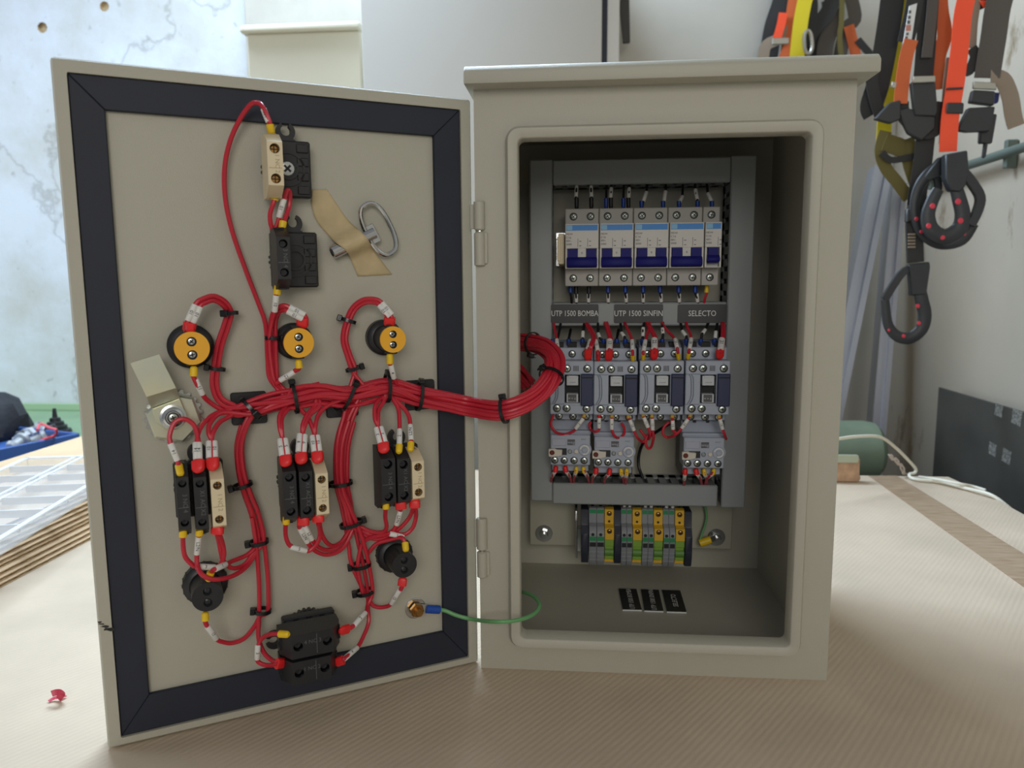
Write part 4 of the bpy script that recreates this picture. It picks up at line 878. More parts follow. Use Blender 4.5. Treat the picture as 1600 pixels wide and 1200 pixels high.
A = [D(*p_, .0145) for p_ in ((236, 637), (281, 621))]; B = [D(*p_, .0200) for p_ in ((229, 620), (275, 606))]; E = [D(*p_, .0205) for p_ in ((203.5, 567.5), (248.5, 553.5))]
for a, b, ha, hb in ((A, B, .0145, .0205), (B, E, .0205, .0205)):
    vs = []
    for k in (0, .0026): vs += [(a[0].x, P0-ha+k, a[0].z), (a[1].x, P0-ha+k, a[1].z), (b[1].x, P0-hb+k, b[1].z), (b[0].x, P0-hb+k, b[0].z)]
    q.geo(vs, [(0, 1, 2, 3), (4, 5, 6, 7), (0, 1, 5, 4), (1, 2, 6, 5), (2, 3, 7, 6), (3, 0, 4, 7)])
q.build('tongue', ZINC, lk, DOORM, 20)
q = MB(); o = D(270.5, 652, .017); q.lathe([(.0088, .0150), (.0088, .0162), (.0072, .0166), (.0066, .0195), (.0052, .0205), (.0046, .0196), (.003, .0196)], (o.x, P0, o.z), (0, -1, 0), 24); bt = q.build('bolt', STEEL, lk, DOORM)
q = MB(); screw(q, (o.x, P0-.0198, o.z), .0030); q.build('socket', [SCRW, SCRD], bt, DOORM)
# key held by masking tape
ka, kb = D(519, 394.5, .007), D(585, 364, .007); KR = .0053
key = thing('enclosure_key', 'chrome enclosure key with an oval ring held by masking tape', 'key', M=DS_(D(555, 380, 0)))
ax = (kb-ka).normalized(); q = MB()
q.lathe([(KR, 0), (KR, .013), (KR*.86, .0138), (KR*.86, (kb-ka).length)], ka, ax, 24, cap=False)
q.lathe([(KR, 0), (KR*.78, -.0004), (KR*.70, .0002)], ka, ax, 4 if False else 24, cap=False); q.lathe([(KR*.72, .0001), (KR*.72, .007)], ka, ax, 4, 1)
q.build('socket_tube', [CHROME, SCRD], key, DOORM)
u = (D(608, 392, .007)-D(574, 324, .007)).normalized(); wv_ = Vector((u.z, 0, -u.x)); cc = D(591.5, 358, .007)
a_, b_ = .0225-.0018, .0118-.0018
ring = []
for k in range(28):
    an = 2*math.pi*k/28; x, z = math.cos(an), math.sin(an)
    ring.append(cc+u*(a_*math.copysign(abs(x)**.8, x))+wv_*(b_*math.copysign(abs(z)**.75, z)))
q = MB(); q.tube(ring, .0019, 10, 0, 2, True); q.build('ring', CHROME, key, DOORM)
q = MB(); pc = D(581.5, 366, .007); R4 = Matrix.Translation(pc) @ Matrix.Rotation(math.atan2(-u.z, u.x), 4, 'Y'); q.box((-.0075, -.0014, -.0042), (.0075, .0014, .0042), .0005, 0, R4); q.build('ring_plate', STEEL, key, DOORM)
Lp = crom([Vector((x, y, 0)) for x, y in ((488, 296), (486.5, 318), (495, 346), (520, 375), (541, 392), (550, 410), (559, 432))], 4)
Rp = crom([Vector((x, y, 0)) for x, y in ((511, 296), (527, 320), (545, 345), (571, 369), (585, 392), (598, 410), (613, 429))], 4)
grid = []
for l, r in zip(Lp, Rp):
    row = []
    for k in range(11):
        p_ = l.lerp(r, k/10); g = D(p_.x, p_.y, .001)
        for _ in range(2):
            v = Vector((g.x-ka.x, 0, g.z-ka.z)); a2 = Vector((ax.x, 0, ax.z)).normalized(); dd = abs(v.x*a2.z-v.z*a2.x); along = v.dot(a2)
            hh = .0004+.0003*math.sin(p_.x*.31)*math.sin(p_.y*.17)**2
            if along > -.002: hh = max(hh, (.0074+KR)*math.exp(-(max(0, dd-KR*.55)/.0052)**2)+.0001)
            g = D(p_.x, p_.y, hh)
        row.append((g.x, P0-hh-.0003, g.z))
    grid.append(row)
vs = [v for r in grid for v in r]; nr = len(grid); q = MB()
q.geo(vs, [(i*11+k, i*11+k+1, (i+1)*11+k+1, (i+1)*11+k) for i in range(nr-1) for k in range(10)])
o = solo(q, 'masking_tape', TAPE, 'crumpled strip of masking tape holding the key on the door', 'tape', DOORM @ D(550, 375, 0), None, DOORM, 60)
md = o.modifiers.new('thick', 'SOLIDIFY'); md.thickness = .0003; md.offset = -1
# earth stud and green bonding lead
c = D(649.5, 951, .002); st = thing('earth_stud', 'brass earth stud with a large steel washer low on the door', 'bolt', M=DS_(c)); sp = DS_(c)
q = MB(); q.lathe([(.0090, 0), (.0090, .0013), (.0086, .0016), (.0045, .0016)], (0, 0, 0), (0, -1, 0), 32); q.build('washer', STEEL, st, sp)
q = MB(); q.lathe([(.0055, .0030), (.0060, .0036), (.0060, .0072), (.0052, .0080), (.0034, .0080)], (0, 0, 0), (0, -1, 0), 6); q.build('nut', BRASS, st, sp, 25)
q = MB(); q.lathe([(.0033, 0), (.0033, .0125), (.0027, .0132)], (0, 0, 0), (0, -1, 0), 14); q.build('stud', BRASS, st, sp)
bl = thing('bonding_lead', 'green bonding lead looping from the door stud into the enclosure', 'wire', d(676, 952, 4))
q = MB(); q.tube([d(682, 952.5, 4), d(695, 954, 5), d(715, 962, 11), d(740, 968, 20), F(775, 971.5, -.034), F(808, 969, -.028), F(833, 960, -.012), F(843, 946, .004), F(834, 932, .022), F(816, 925, .04), F(800, 926, .06), F(795, 940, .09)], .0018, 8); q.build('wire', GRNW, bl)
q = MB(); q.cyl(d(665.5, 951.5, 4), d(687, 952.8, 4), .0036, n=14, bev=.0004); q.build('lug_sleeve', mat('lug_blue', (26, 76, 170), .4), bl)
q = MB(); q.sweep([d(651, 951, 2.6), d(666, 951.6, 3.4)], [(-.004, -.0005), (.004, -.0005), (.004, .0005), (-.004, .0005)], up=DN); q.build('ring_tongue', STEEL, bl)

# ---------------------------------------------------------------- wiring harness
WR = .00172
def fx(l): return [d(*p_) for p_ in l]
BUN = {'T': fx([(372, 644, 9), (392, 638, 10), (425, 628, 11), (460, 622, 12), (500, 615, 12), (545, 619, 13), (605, 606, 13), (655, 619, 13), (700, 628, 16), (737, 636, 22)]) + [F(*c) for c in ((788, 641, -.03), (834, 622, -.022), (860, 592, -.006), (866, 563, .014), (853, 545, .034), (833, 537, .054), (808, 536, .074), (788, 547, .095), (800, 570, .115), (812, 585, .13), (824, 600, .15))],
       'A': fx([(394, 642, 10), (381, 666, 10), (372, 698, 9), (374, 740, 10), (384, 775, 10), (396, 806, 9), (404, 847, 9), (409, 890, 8), (411, 925, 8), (410, 957, 8)]),
       'B': fx([(556, 622, 11), (542, 656, 11), (532, 698, 11), (532, 755, 10), (541, 790, 10), (549, 818, 10), (557, 850, 10), (564, 883, 9), (570, 925, 8), (575, 955, 8)])}
HEX = sorted([(1.0*(i+.5*(j % 2)), .866*j) for i in range(-3, 4) for j in range(-3, 4)], key=lambda p_: (p_[0]**2+p_[1]**2, p_[1]))
cnt = {'T': 0, 'A': 0, 'B': 0}; SPC = {'T': .0037, 'A': .0037, 'B': .0037}
def strand(b, i0, i1, slot):
    C = BUN[b]; out = []; s = 1 if i1 >= i0 else -1; rng = random.Random(slot*17+ord(b)); wob = rng.uniform(-.25, .25)
    for i in range(i0, i1+s, s):
        t = (C[min(i+1, len(C)-1)]-C[max(i-1, 0)]).normalized(); nv = (CAM-C[i]).normalized(); nv = (nv-t*nv.dot(t)).normalized(); sd = t.cross(nv)
        a, e = HEX[slot % 19]; th = wob*i+.25*math.sin(i*.9+slot); k = 1.0 if not (b == 'T' and 4 < i < 9) else 1.0
        x, y = a*math.cos(th)-e*math.sin(th), a*math.sin(th)+e*math.cos(th)
        out.append(C[i]+sd*(x*SPC[b]*1.06*k)+nv*(y*SPC[b]*.72))
    return out
HAR = thing('wiring_harness', 'bundle of red control wires across the door looping into the enclosure', 'wiring', d(545, 619, 13))
def wire(par, pts, segs=(), off=0.0, r=WR):
    V = [p_ if isinstance(p_, Vector) else d(*p_) for p_ in pts]
    if off:
        U = []
        for i, v in enumerate(V):
            t = (V[min(i+1, len(V)-1)]-V[max(i-1, 0)]).normalized(); U.append(v+t.cross(DN).normalized()*off)
        V = U
    for b, i0, i1 in segs:
        sl = cnt[b]; cnt[b] += 1; V += strand(b, i0, i1, sl)
    m = MB(); m.tube(V, r, 8, 0, 5); return m.build('wire', RED, par)
def term(w, col, p, q, twin=False, r=None):
    if p[2] == 38 and p[1] < 745: p = (p[0], p[1], 43)
    ferr(w, col, d(*p), d(*q), twin, r or (.0026 if not twin else .0023))
def slv(w, p, q, txt=None, off=0.0, flip=False, r=.0022):
    p, q = d(*p), d(*q); s = (q-p).normalized().cross(DN).normalized()*off; sleeve(w, p+s, q+s, r, txt, 10, flip)
TE = 20
O2 = .0019
# upper switches
w = wire(HAR, [(424, 204, 26), (421, 190, 28), (412, 170, 26), (404, 161, 22), (391, 164, 17), (374, 188, 12), (359, 222, 9), (351, 262, 8), (352, 310, 7), (363, 362, 7), (385, 425, 6), (403, 472, 6), (415, 508, 7), (418, 560, 8), (424, 596, 9)], [('T', 3, TE)]); term(w, FYEL, (424.5, 210, 26), (421.5, 194, 27)); slv(w, (420, 191, 27.5), (411.5, 170, 25), '105')
j = thing('jumper_wire', 'red jumper joining the two upper selector switches, with one white marker', 'wire', d(436, 335, 24)); w = wire(j, [(430, 308, 26), (427, 318, 26), (422, 335, 24), (423.5, 352, 22), (428.5, 358.5, 21), (434, 348, 22), (444, 312, 24), (448.5, 298, 22), (453, 302, 20), (452, 322, 19), (446, 340, 22), (443, 347, 25)])
term(w, FYEL, (431, 298, 26), (428.5, 313, 26)); term(w, FYEL, (440, 361, 26), (442.5, 346, 25)); slv(w, (435.5, 340, 22.5), (443.5, 311, 24), '10')
w = wire(HAR, [(433.5, 452, 26), (431.5, 462, 25), (429, 487, 21), (425, 502, 16), (421, 530, 12), (424, 570, 11), (432, 600, 11)], [('T', 3, TE)]); term(w, FYEL, (434.5, 445, 26), (432.5, 460, 25.5)); slv(w, (431.5, 461, 25), (429, 487, 21), '10')
# pilot lamps
for o_ in (-O2, O2):
    w = wire(HAR, [(295, 515, 22), (297, 504, 22), (309, 477, 22), (319, 470, 21), (334, 466, 18), (350, 474, 15), (358, 489, 12), (353, 510, 10), (343, 540, 9), (337, 576, 9), (335, 600, 9), (342, 622, 9), (360, 634, 10)], [('T', 1, TE if o_ < 0 else 5)], o_*.85); slv(w, (297.5, 503, 22), (309, 477.5, 22), '10', o_)
    if o_ > 0: term(w, FRED, (294.5, 522, 21), (297, 504, 22), True)
w = wire(HAR, [(302.5, 581, 22), (303, 590, 22), (316.5, 616, 17), (326, 627, 13), (346, 640, 10)], [('T', 0, TE)]); term(w, FYEL, (303, 572, 22), (302.5, 587.5, 22)); slv(w, (305, 592, 21), (316.5, 616.5, 17), '11')
for o_ in (-O2, O2):
    w = wire(HAR, [(473, 503, 22), (474, 496, 23), (451, 483.5, 20), (443, 481, 18), (432, 487, 14), (426.5, 505, 11), (427, 530, 10), (428, 570, 10), (432, 600, 10)], [('T', 3, TE if o_ < 0 else 6)], o_*.9); slv(w, (475, 495.5, 23), (450.5, 483, 20), '10', o_)
    if o_ > 0: term(w, FRED, (472.5, 514, 21), (473, 497, 22), True)
w = wire(HAR, [(466.5, 570, 22), (467, 576, 22), (460, 580, 20), (437.5, 595, 15), (433, 602, 12)], [('T', 3, TE)]); term(w, FYEL, (466, 562, 22), (467.5, 575, 22)); slv(w, (460, 580.5, 20), (437.5, 594.5, 15), '12')
for o_ in (-O2, O2):
    w = wire(HAR, [(609, 504, 24), (609, 496, 25), (594.5, 475, 21), (584, 470, 18), (568, 471, 14), (553, 482, 11), (543.5, 502, 10), (538, 530, 10), (545, 556, 10), (552.5, 577, 11)] + ([(548, 592, 11), (543, 608, 12)] if o_ < 0 else [(563, 592, 13), (574, 603, 16), (582, 600, 17)]), [('T', 5 if o_ < 0 else 6, TE if o_ < 0 else 8)], o_*.75); slv(w, (610.5, 494, 25), (594.5, 475, 21), '10', o_*.8)
    if o_ > 0: term(w, FRED, (608.5, 512, 23), (609, 496, 25), True)
w = wire(HAR, [(609, 560, 24), (609.5, 569, 24), (615.5, 591, 19), (622, 602, 15), (636, 611, 13)], [('T', 7, TE)]); term(w, FYEL, (609, 552, 25), (609.2, 568, 24)); slv(w, (610.5, 570, 24), (615.5, 591, 19), '4')
# left triple switch
j = thing('jumper_wire', 'red jumper looped over the cam lock between two black contact blocks', 'wire', d(285, 660, 30)); w = wire(j, [(281, 734, 38), (277, 720, 34), (266.5, 693, 32), (265.5, 678, 30), (273, 660, 29), (287, 654.5, 29), (301, 662, 29), (308, 678, 30), (307.5, 695, 31), (308.5, 720, 38)]); term(w, FYEL, (282.5, 743, 38), (279.5, 728, 34)); slv(w, (277.5, 720, 34), (266.5, 693, 32), '14'); slv(w, (306.7, 718, 38), (305.7, 692, 31), '14')
w = wire(HAR, [(310.5, 730, 38), (311.5, 718, 38), (310.5, 692, 31), (309.5, 678, 28), (319, 660, 22), (337, 646, 14), (360, 640, 10)], [('T', 1, TE)]); term(w, FRED, (310, 739, 38), (309.3, 720, 38), True); slv(w, (311.5, 718, 38), (310.8, 692, 31), '14')
for o_, P in ((-O2, [(326, 676, 27), (329, 660, 21), (348, 645, 13)]), (O2, [(333, 676, 27), (343, 660, 20), (360, 650, 13)])):
    w = wire(HAR, [(332.5, 726, 38), (331.5, 716, 38), (330.8, 690, 30)]+P, [('T', 1, TE if o_ < 0 else 4)], 0); slv(w, (331.5, 716, 38), (330.8, 690, 30), '10', o_)
    if o_ > 0: term(w, FRED, (333.5, 735, 38), (332, 717, 38), True)
j = thing('jumper_wire', 'red jumper under the left triple switch, from black block to cream block', 'wire', d(310, 884, 26)); w = wire(j, [(286, 830, 38), (286, 850, 31), (289, 869, 29), (299, 881, 28), (307, 885, 28), (337, 886, 28), (346, 879, 28), (350, 866, 29), (348, 850, 31), (343, 835, 38)]); term(w, FYEL, (286, 824, 38), (286, 838, 37)); slv(w, (306, 885, 28), (337, 886.5, 28), '3')
w = wire(HAR, [(311.5, 830, 38), (310.5, 840, 32), (307.5, 867, 30), (308.5, 884, 32), (316, 898, 38), (332, 905, 38), (354, 903, 32), (376, 893, 22), (393, 875, 13)], [('A', 6, 0), ('T', 1, TE)]); term(w, FYEL, (312, 823, 38), (311.3, 836, 37)); slv(w, (310.5, 838, 32), (307.5, 866, 30), 'L2/N')
w = wire(HAR, [(338, 832, 38), (342, 846, 31), (345, 862, 29), (350, 878, 26), (364, 888, 21), (382, 882, 15), (396, 864, 11)], [('A', 6, 0), ('T', 1, 6)]); term(w, FRED, (340, 820, 38), (339.5, 834, 38), True)
w = wire(HAR, [(329, 899, 35), (331, 893, 35), (336, 889, 38), (352, 882, 28), (362, 877, 21), (384, 868, 13), (398, 856, 11)], [('A', 6, 1)]); term(w, FYEL, (325, 908, 34), (329.5, 894, 35)); slv(w, (335.5, 889.5, 38), (353, 881.5, 28), '1')
w = wire(HAR, [(320.5, 966, 26), (322.5, 976, 25), (338, 998, 18), (348, 1003, 15), (363, 1004.5, 12), (382, 997, 10), (398, 978, 9), (407, 962, 8)], [('A', 9, 0), ('T', 1, 5)]); term(w, FYEL, (320.5, 956, 26), (321, 969, 26)); slv(w, (324, 978.5, 25), (338, 998, 18), '17')
# middle triple switch
for o_, P in ((-O2, [(437, 668, 27), (437, 650, 21), (446, 635, 14)]), (O2, [(440, 668, 27), (441, 652, 20), (452, 638, 14)])):
    w = wire(HAR, [(446, 720, 38), (445, 712, 38), (441.5, 686, 30)]+P, [('T', 3, TE if o_ < 0 else 6)], 0); slv(w, (445, 712, 38), (441.3, 686, 30), '5', o_)
    if o_ > 0: term(w, FRED, (447, 729, 38), (445.7, 713, 38), True)
for o_, P in ((-O2, [(473, 664, 27), (480, 648, 21), (492, 634, 15)]), (O2, [(477, 664, 27), (485, 648, 20), (500, 633, 15)])):
    w = wire(HAR, [(471, 717, 38), (470.5, 708, 38), (472.5, 680, 30)]+P, [('T', 4, TE if o_ < 0 else 7)], 0); slv(w, (470.3, 707, 38), (472.3, 679, 30), '9', o_)
    if o_ > 0: term(w, FRED, (471, 725, 38), (470.5, 709, 38), True)
for o_, P in ((-O2, [(488, 668, 27), (481, 652, 20), (470, 640, 15)]), (O2, [(493, 665, 27), (498, 648, 20), (513, 633, 15)])):
    w = wire(HAR, [(496, 715, 38), (495.3, 706, 38), (492, 681, 30)]+P, [('T', 3 if o_ < 0 else 5, 6 if o_ < 0 else TE)], 0); slv(w, (495.3, 706, 38), (492, 681, 30), '10', o_)
    if o_ > 0: term(w, FRED, (497, 724, 38), (495.7, 707, 38), True)
j = thing('jumper_wire', 'red jumper under the middle triple switch with a white marker', 'wire', d(465, 857, 26)); w = wire(j, [(447, 812, 38), (446, 832, 31), (449, 846, 29), (456, 854, 28), (479, 861, 27), (488, 857, 27), (496, 848, 28), (500, 835, 30), (497, 818, 38)]); term(w, FYEL, (447.5, 806, 38), (447, 818, 37)); slv(w, (453.5, 854.5, 28), (479, 861, 27), '5')
for o_ in (-O2, O2):
    w = wire(HAR, [(474, 815, 38), (471.5, 822, 32), (484, 845, 27), (494, 857, 23), (510, 863, 18), (528, 858, 14), (541, 842, 11)], [('B', 5, 0), ('T', 6, TE if o_ < 0 else 7)], o_); slv(w, (472, 823, 32), (484, 845, 27), 'L2/N' if o_ > 0 else 'L2', o_)
    if o_ > 0: term(w, FRED, (474, 804, 38), (473.5, 820, 38), True)
w = wire(HAR, [(499, 816, 38), (502, 832, 30), (509, 846, 25), (520, 853, 19), (533, 847, 14), (543, 833, 11)], [('B', 5, 0), ('T', 6, TE)]); term(w, FRED, (496.5, 802, 38), (497.5, 815, 38), True)
# right triple switch
for o_, P in ((-O2, [(586, 655, 27), (586, 636, 21), (595, 622, 15)]), (O2, [(591, 655, 27), (592, 640, 20), (602, 622, 15)])):
    w = wire(HAR, [(599, 700, 38), (598, 692, 38), (591.5, 668, 30)]+P, [('T', 6, TE if o_ < 0 else 8)], 0); slv(w, (598, 692, 38), (591.3, 668, 30), '3', o_)
    if o_ > 0: term(w, FRED, (600.5, 708, 38), (598.7, 693, 38), True)
w = wire(HAR, [(623.5, 700, 38), (624, 694, 38), (624.3, 671, 30), (624, 655, 25), (622, 638, 20), (613, 622, 16)], [('T', 6, TE)]); term(w, FYEL, (623, 708, 38), (624, 696, 38)); slv(w, (624, 695, 38), (624.3, 671, 30), '2')
w = wire(HAR, [(641.5, 698, 38), (642.5, 688, 38), (641, 665, 30), (638.5, 650, 25), (630, 637, 20), (616, 624, 16)], [('T', 6, 8)]); term(w, FYEL, (641, 705, 38), (642, 692, 38)); slv(w, (642.5, 688, 38), (641, 664, 30), 'L2/N')
w = wire(HAR, [(603, 792, 38), (602, 808, 30), (604, 823, 26), (599, 831, 22), (582, 831, 17), (564, 824, 12)], [('B', 5, 0)]); term(w, FYEL, (603, 782, 38), (603, 795, 38))
w = wire(HAR, [(627, 792, 38), (625.5, 798, 32), (619.5, 820, 28), (611, 831, 24), (592, 838, 18), (570, 832, 12)], [('B', 5, 0), ('T', 6, TE)]); term(w, FRED, (625, 779, 38), (627, 795, 38), True); slv(w, (625.5, 798, 32), (619.5, 820, 28), 'L2/N')
w = wire(HAR, [(646, 792, 38), (640, 808, 30), (626, 824, 26), (606, 837, 21), (586, 842, 15), (568, 834, 11)], [('B', 5, 0)])
w = wire(HAR, [(649, 792, 38), (650, 806, 31), (645, 824, 29), (632, 835, 28), (611, 833, 26), (600, 836, 22), (580, 840, 16), (566, 850, 11)], [('B', 7, 8)]); term(w, FRED, (648, 779, 38), (648, 793, 38), True); slv(w, (631, 838, 28), (609, 834, 27), '1')
j = thing('jumper_wire', 'short red wire rising from the right buzzer to the harness', 'wire', d(632, 848, 32)); w = wire(j, [(633.5, 853, 34), (632, 846, 34), (626, 840, 31), (606, 844, 22), (588, 850, 15), (574, 866, 10)]); term(w, FYEL, (634.5, 862, 38), (633, 848, 34))
w = wire(HAR, [(628.5, 914, 27), (626, 921, 26), (611.5, 943, 18), (602, 948, 14), (588, 948, 10), (577, 938, 8)], [('B', 7, 0)]); term(w, FRED, (630, 901, 27), (628, 915, 27), True, .0019); slv(w, (624.5, 921.5, 26), (611.5, 943, 18), '15')
# lowest switch
w = wire(HAR, [(545, 982.5, 32), (553, 977, 30), (571, 958, 20), (575, 944, 12)], [('B', 8, 1)]); term(w, FRED, (530, 986, 38), (544.5, 982.5, 32), True, .0019); slv(w, (552.5, 978, 30), (571, 957, 20), '2')
w = wire(HAR, [(536, 1031, 38), (539, 1028, 38), (558, 1012, 25), (568, 994, 17), (576, 972, 11), (575, 950, 8)], [('B', 8, 1)]); term(w, FRED, (522, 1036, 34), (536.5, 1031, 38), True, .0019); slv(w, (538, 1029.5, 38), (558, 1012, 25), '4')
j = thing('jumper_wire', 'red jumper on the left end of the lowest switch with a white marker', 'wire', d(403, 1015, 22)); w = wire(j, [(440, 991, 43), (425, 990.5, 35), (411, 996, 25), (404, 1008, 23), (402, 1030, 22), (408, 1037, 23), (420, 1039.5, 27), (434, 1038, 38)]); term(w, FYEL, (451.5, 991.5, 50), (437, 990.5, 44)); slv(w, (403, 1007, 23), (401.8, 1030, 22), '3')
w = wire(HAR, [(436, 1035, 38), (424, 1031, 28), (412, 1019, 21), (404, 997, 14), (404, 975, 10)], [('A', 9, 5)]); term(w, FRED, (447, 1035, 34), (432.5, 1037, 38), True, .0021)
# cable ties
def tie(c, tdir, R, hd, R2=None):
    c, t = Vector(c), Vector(tdir).normalized(); nv = (CAM-c).normalized(); nv = (nv-t*nv.dot(t)).normalized(); sd = t.cross(nv); R2 = R2 or R*.8
    m = MB(); n = 24
    P = [c+sd*R*math.cos(2*math.pi*i/n)+nv*R2*math.sin(2*math.pi*i/n) for i in range(n)]
    m.sweep(P, [(-.0014, -.0005), (.0014, -.0005), (.0014, .0006), (-.0014, .0006)], 0, True, None) if False else None
    vs = []; fs = []
    for i in range(n):
        rd = (sd*math.cos(2*math.pi*i/n)/R+nv*math.sin(2*math.pi*i/n)/R2).normalized()
        for a, b in ((-.00135, 0), (.00135, 0), (.00135, .0011), (-.00135, .0011)): vs.append(P[i]+t*a+rd*b)
    for i in range(n):
        k = (i+1) % n
        for e in range(4): fs.append((i*4+e, i*4+(e+1) % 4, k*4+(e+1) % 4, k*4+e))
    m.geo(vs, fs)
    a = R_(hd); o = c+sd*R*math.cos(a)+nv*R2*math.sin(a); rd = (sd*math.cos(a)+nv*math.sin(a)).normalized(); tg = rd.cross(t)
    M = Matrix.Identity(4)
    for i in range(3): M[i][0], M[i][1], M[i][2], M[i][3] = t[i], tg[i], rd[i], (o+rd*.0014)[i]
    m.box((-.0024, -.0028, -.0016), (.0024, .0028, .0022), .0005, 0, M)
    m.box((-.0012, .002, .0002), (.0012, .0048, .0012), 0, 0, M)
    return m.build('cable_tie', BLACKS, HAR)
def tieat(b, px, py, R, hd, slant=0, R2=None):
    C = crom(BUN[b], 8); V = ray(px, py).normalized()
    i = min(range(1, len(C)-1), key=lambda k: ((C[k]-CAM)-V*(C[k]-CAM).dot(V)).length)
    t = (C[i+1]-C[i-1]).normalized()
    if slant: nv = (CAM-C[i]).normalized(); t = Matrix.Rotation(R_(slant), 3, nv) @ t
    return tie(C[i], t, R, hd, R2)
tieat('T', 392, 636, .0098, 60, 25, .0075); tieat('T', 460, 622, .0112, 170, 0, .0082); tieat('T', 548, 622, .0112, 150, -30, .0085); tieat('T', 605, 606, .0112, 160, 0, .0085); tieat('T', 656, 619, .0112, 165, 8, .0085)
tieat('T', 788, 641, .0098, 175, 0, .0085); tieat('T', 861, 588, .0098, 150, 0, .0085); tieat('T', 834, 537, .0095, 165, 10, .008)
tieat('A', 379, 756, .0068, 0, 0, .006); tieat('A', 404, 848, .0066, 0, 0, .006); tieat('A', 410, 957, .0056, 0, 0, .0055)
tieat('B', 533, 755, .0086, 0, 0, .007); tieat('B', 548, 818, .0086, 180, 0, .007); tieat('B', 564, 883, .0072, 0, 0, .006); tieat('B', 571, 926, .0068, 0, 0, .006)
for px, py, h, a, b, hd in ((358.5, 489, 12, (350, 474), (353, 510), 60), (338.5, 576, 9, (343, 545), (335, 600), 0), (427, 528, 10, (427, 505), (427, 560), 180), (544, 501, 10, (553, 482), (538, 530), 0), (552, 576, 10.5, (545, 556), (556, 592), 180)):
    tie(d(px, py, h), d(*b, h)-d(*a, h), .0052, hd, .0036)
# ================================================================== things on and around the bench
# white cable on the right of the cardboard
q = MB()
def pth(l): return [p_ if isinstance(p_, Vector) else Z(*p_) for p_ in l]
P = [F(1285, 690, .55), F(1312, 685.5, .58), F(1340, 682, .60), F(1375, 683, .63), F(1400, 700, .66), F(1422, 722, .68), F(1431, 733, .690), F(1429, 739, .688), F(1421, 741, .684)] + [Z(*c, .004) for c in ((1424, 747), (1440, 750), (1470, 753), (1505, 762))] + [Z(1545, 772, .006), X(1570, 788, .735), X(1585, 805, .745), X(1600, 850, .748)]
q.tube(P, .0026, 8, 0, 6)
q.tube([Z(1436, 745, .004), Z(1470, 750, .0095), Z(1500, 756, .010), Z(1520, 760, .006), Z(1540, 766, .004)], .0024, 8, 0, 6)
solo(q, 'white_cable', mat('white_cable', (226, 222, 206), .45), 'white flex cable arching from behind the enclosure over the table corner', 'cable', Z(1430, 745, .004))
q = MB(); P = [Z(1415, 742, .004), F(1408, 728, .69), F(1399, 719, .69), F(1391, 713, .69)]
for s in (-1, 1):
    for k in range(2): q.tube([p_+Vector((.003*s*math.sin(i*2+k), .002, .003*math.cos(i*2.1+k))) for i, p_ in enumerate(crom(P, 3))], .0013, 6, 0, 3)
solo(q, 'twist_tie', mat('clear_twist', (190, 178, 166), .25), 'clear twisted tie standing by the bend of the white cable', 'tie', P[0])
# torn cardboard scrap with a pale green strip
a = F(1305, 742, .66); b = F(1343, 712, .66)
q = MB(); q.prism([(a.x-.03, 0.0005), (b.x-.001, .0005), (b.x+.003, .008), (b.x-.002, .014), (b.x+.0005, b.z-.006), (b.x-.006, b.z-.0), (a.x-.03, b.z)], .655, .668, 1, 0, .0015)
sc_ = solo(q, 'cardboard_scrap', mat('torn_cardboard', (204, 166, 134), .85, noise=(60, .2)), 'torn piece of cardboard standing right behind the enclosure', 'cardboard', a)
c1_ = F(1341, 722, .653); q = MB(); q.prism(rrect(a.x-.03, c1_.x, c1_.z-.001, b.z+.003, .003, 3), .651, .6545, 1, 0, .0005)
solo(q, 'plastic_strip', mat('pale_green', (178, 186, 164), .4), 'pale green plastic strip along the top of the torn cardboard', 'strip', c1_)
# green gas cylinder lying behind the bench
e0, e1 = F(1379, 690, .95), F(1345, 742, .95); rr = .062; cz = F(1370, 697, .95).z-.01
t = thing('gas_cylinder', 'dull green metal cylinder lying beyond the right end of the bench', 'cylinder', (e0.x-.2, .95, cz-rr))
q = MB(); q.lathe([(.02, 0), (.045, .006), (.058, .018), (rr, .04), (rr, .5), (.05, .52)], (e0.x, .95, cz), (-1, 0, 0), 36); q.build('body', mat('dull_green', (132, 150, 128), .55, noise=(8, .15)), t)
q = MB()
for dx in (.09, .42): q.box((e0.x-dx-.02, .95-.06, FZ), (e0.x-dx+.02, 1.01, cz-rr+.012), .004)
q.build('cradle', mat('dark_iron', (52, 54, 54), .6), t)
# red scrap of insulation on the cardboard
c = Z(88, 1086, .001); t = thing('tape_scrap', 'small curl of red plastic lying on the cardboard at lower left', 'scrap', c)
REDS = mat('red_scrap', (200, 52, 84), .35)
q = MB(); q.strap([Z(76, 1096, .0012), Z(84, 1091, .0022), Z(93, 1089, .003), Z(103, 1087, .0015)], .0028, .0004, (0, -.4, 1), 0, 5); q.build('flat_piece', REDS, t)
q = MB(); q.strap([Z(91, 1092, .002), Z(97, 1085, .0065), Z(93, 1082, .0105), Z(87, 1082, .0105), Z(81, 1084, .008)], .0050, .0004, (.3, -1, .3), 0, 6); q.build('curl', REDS, t)
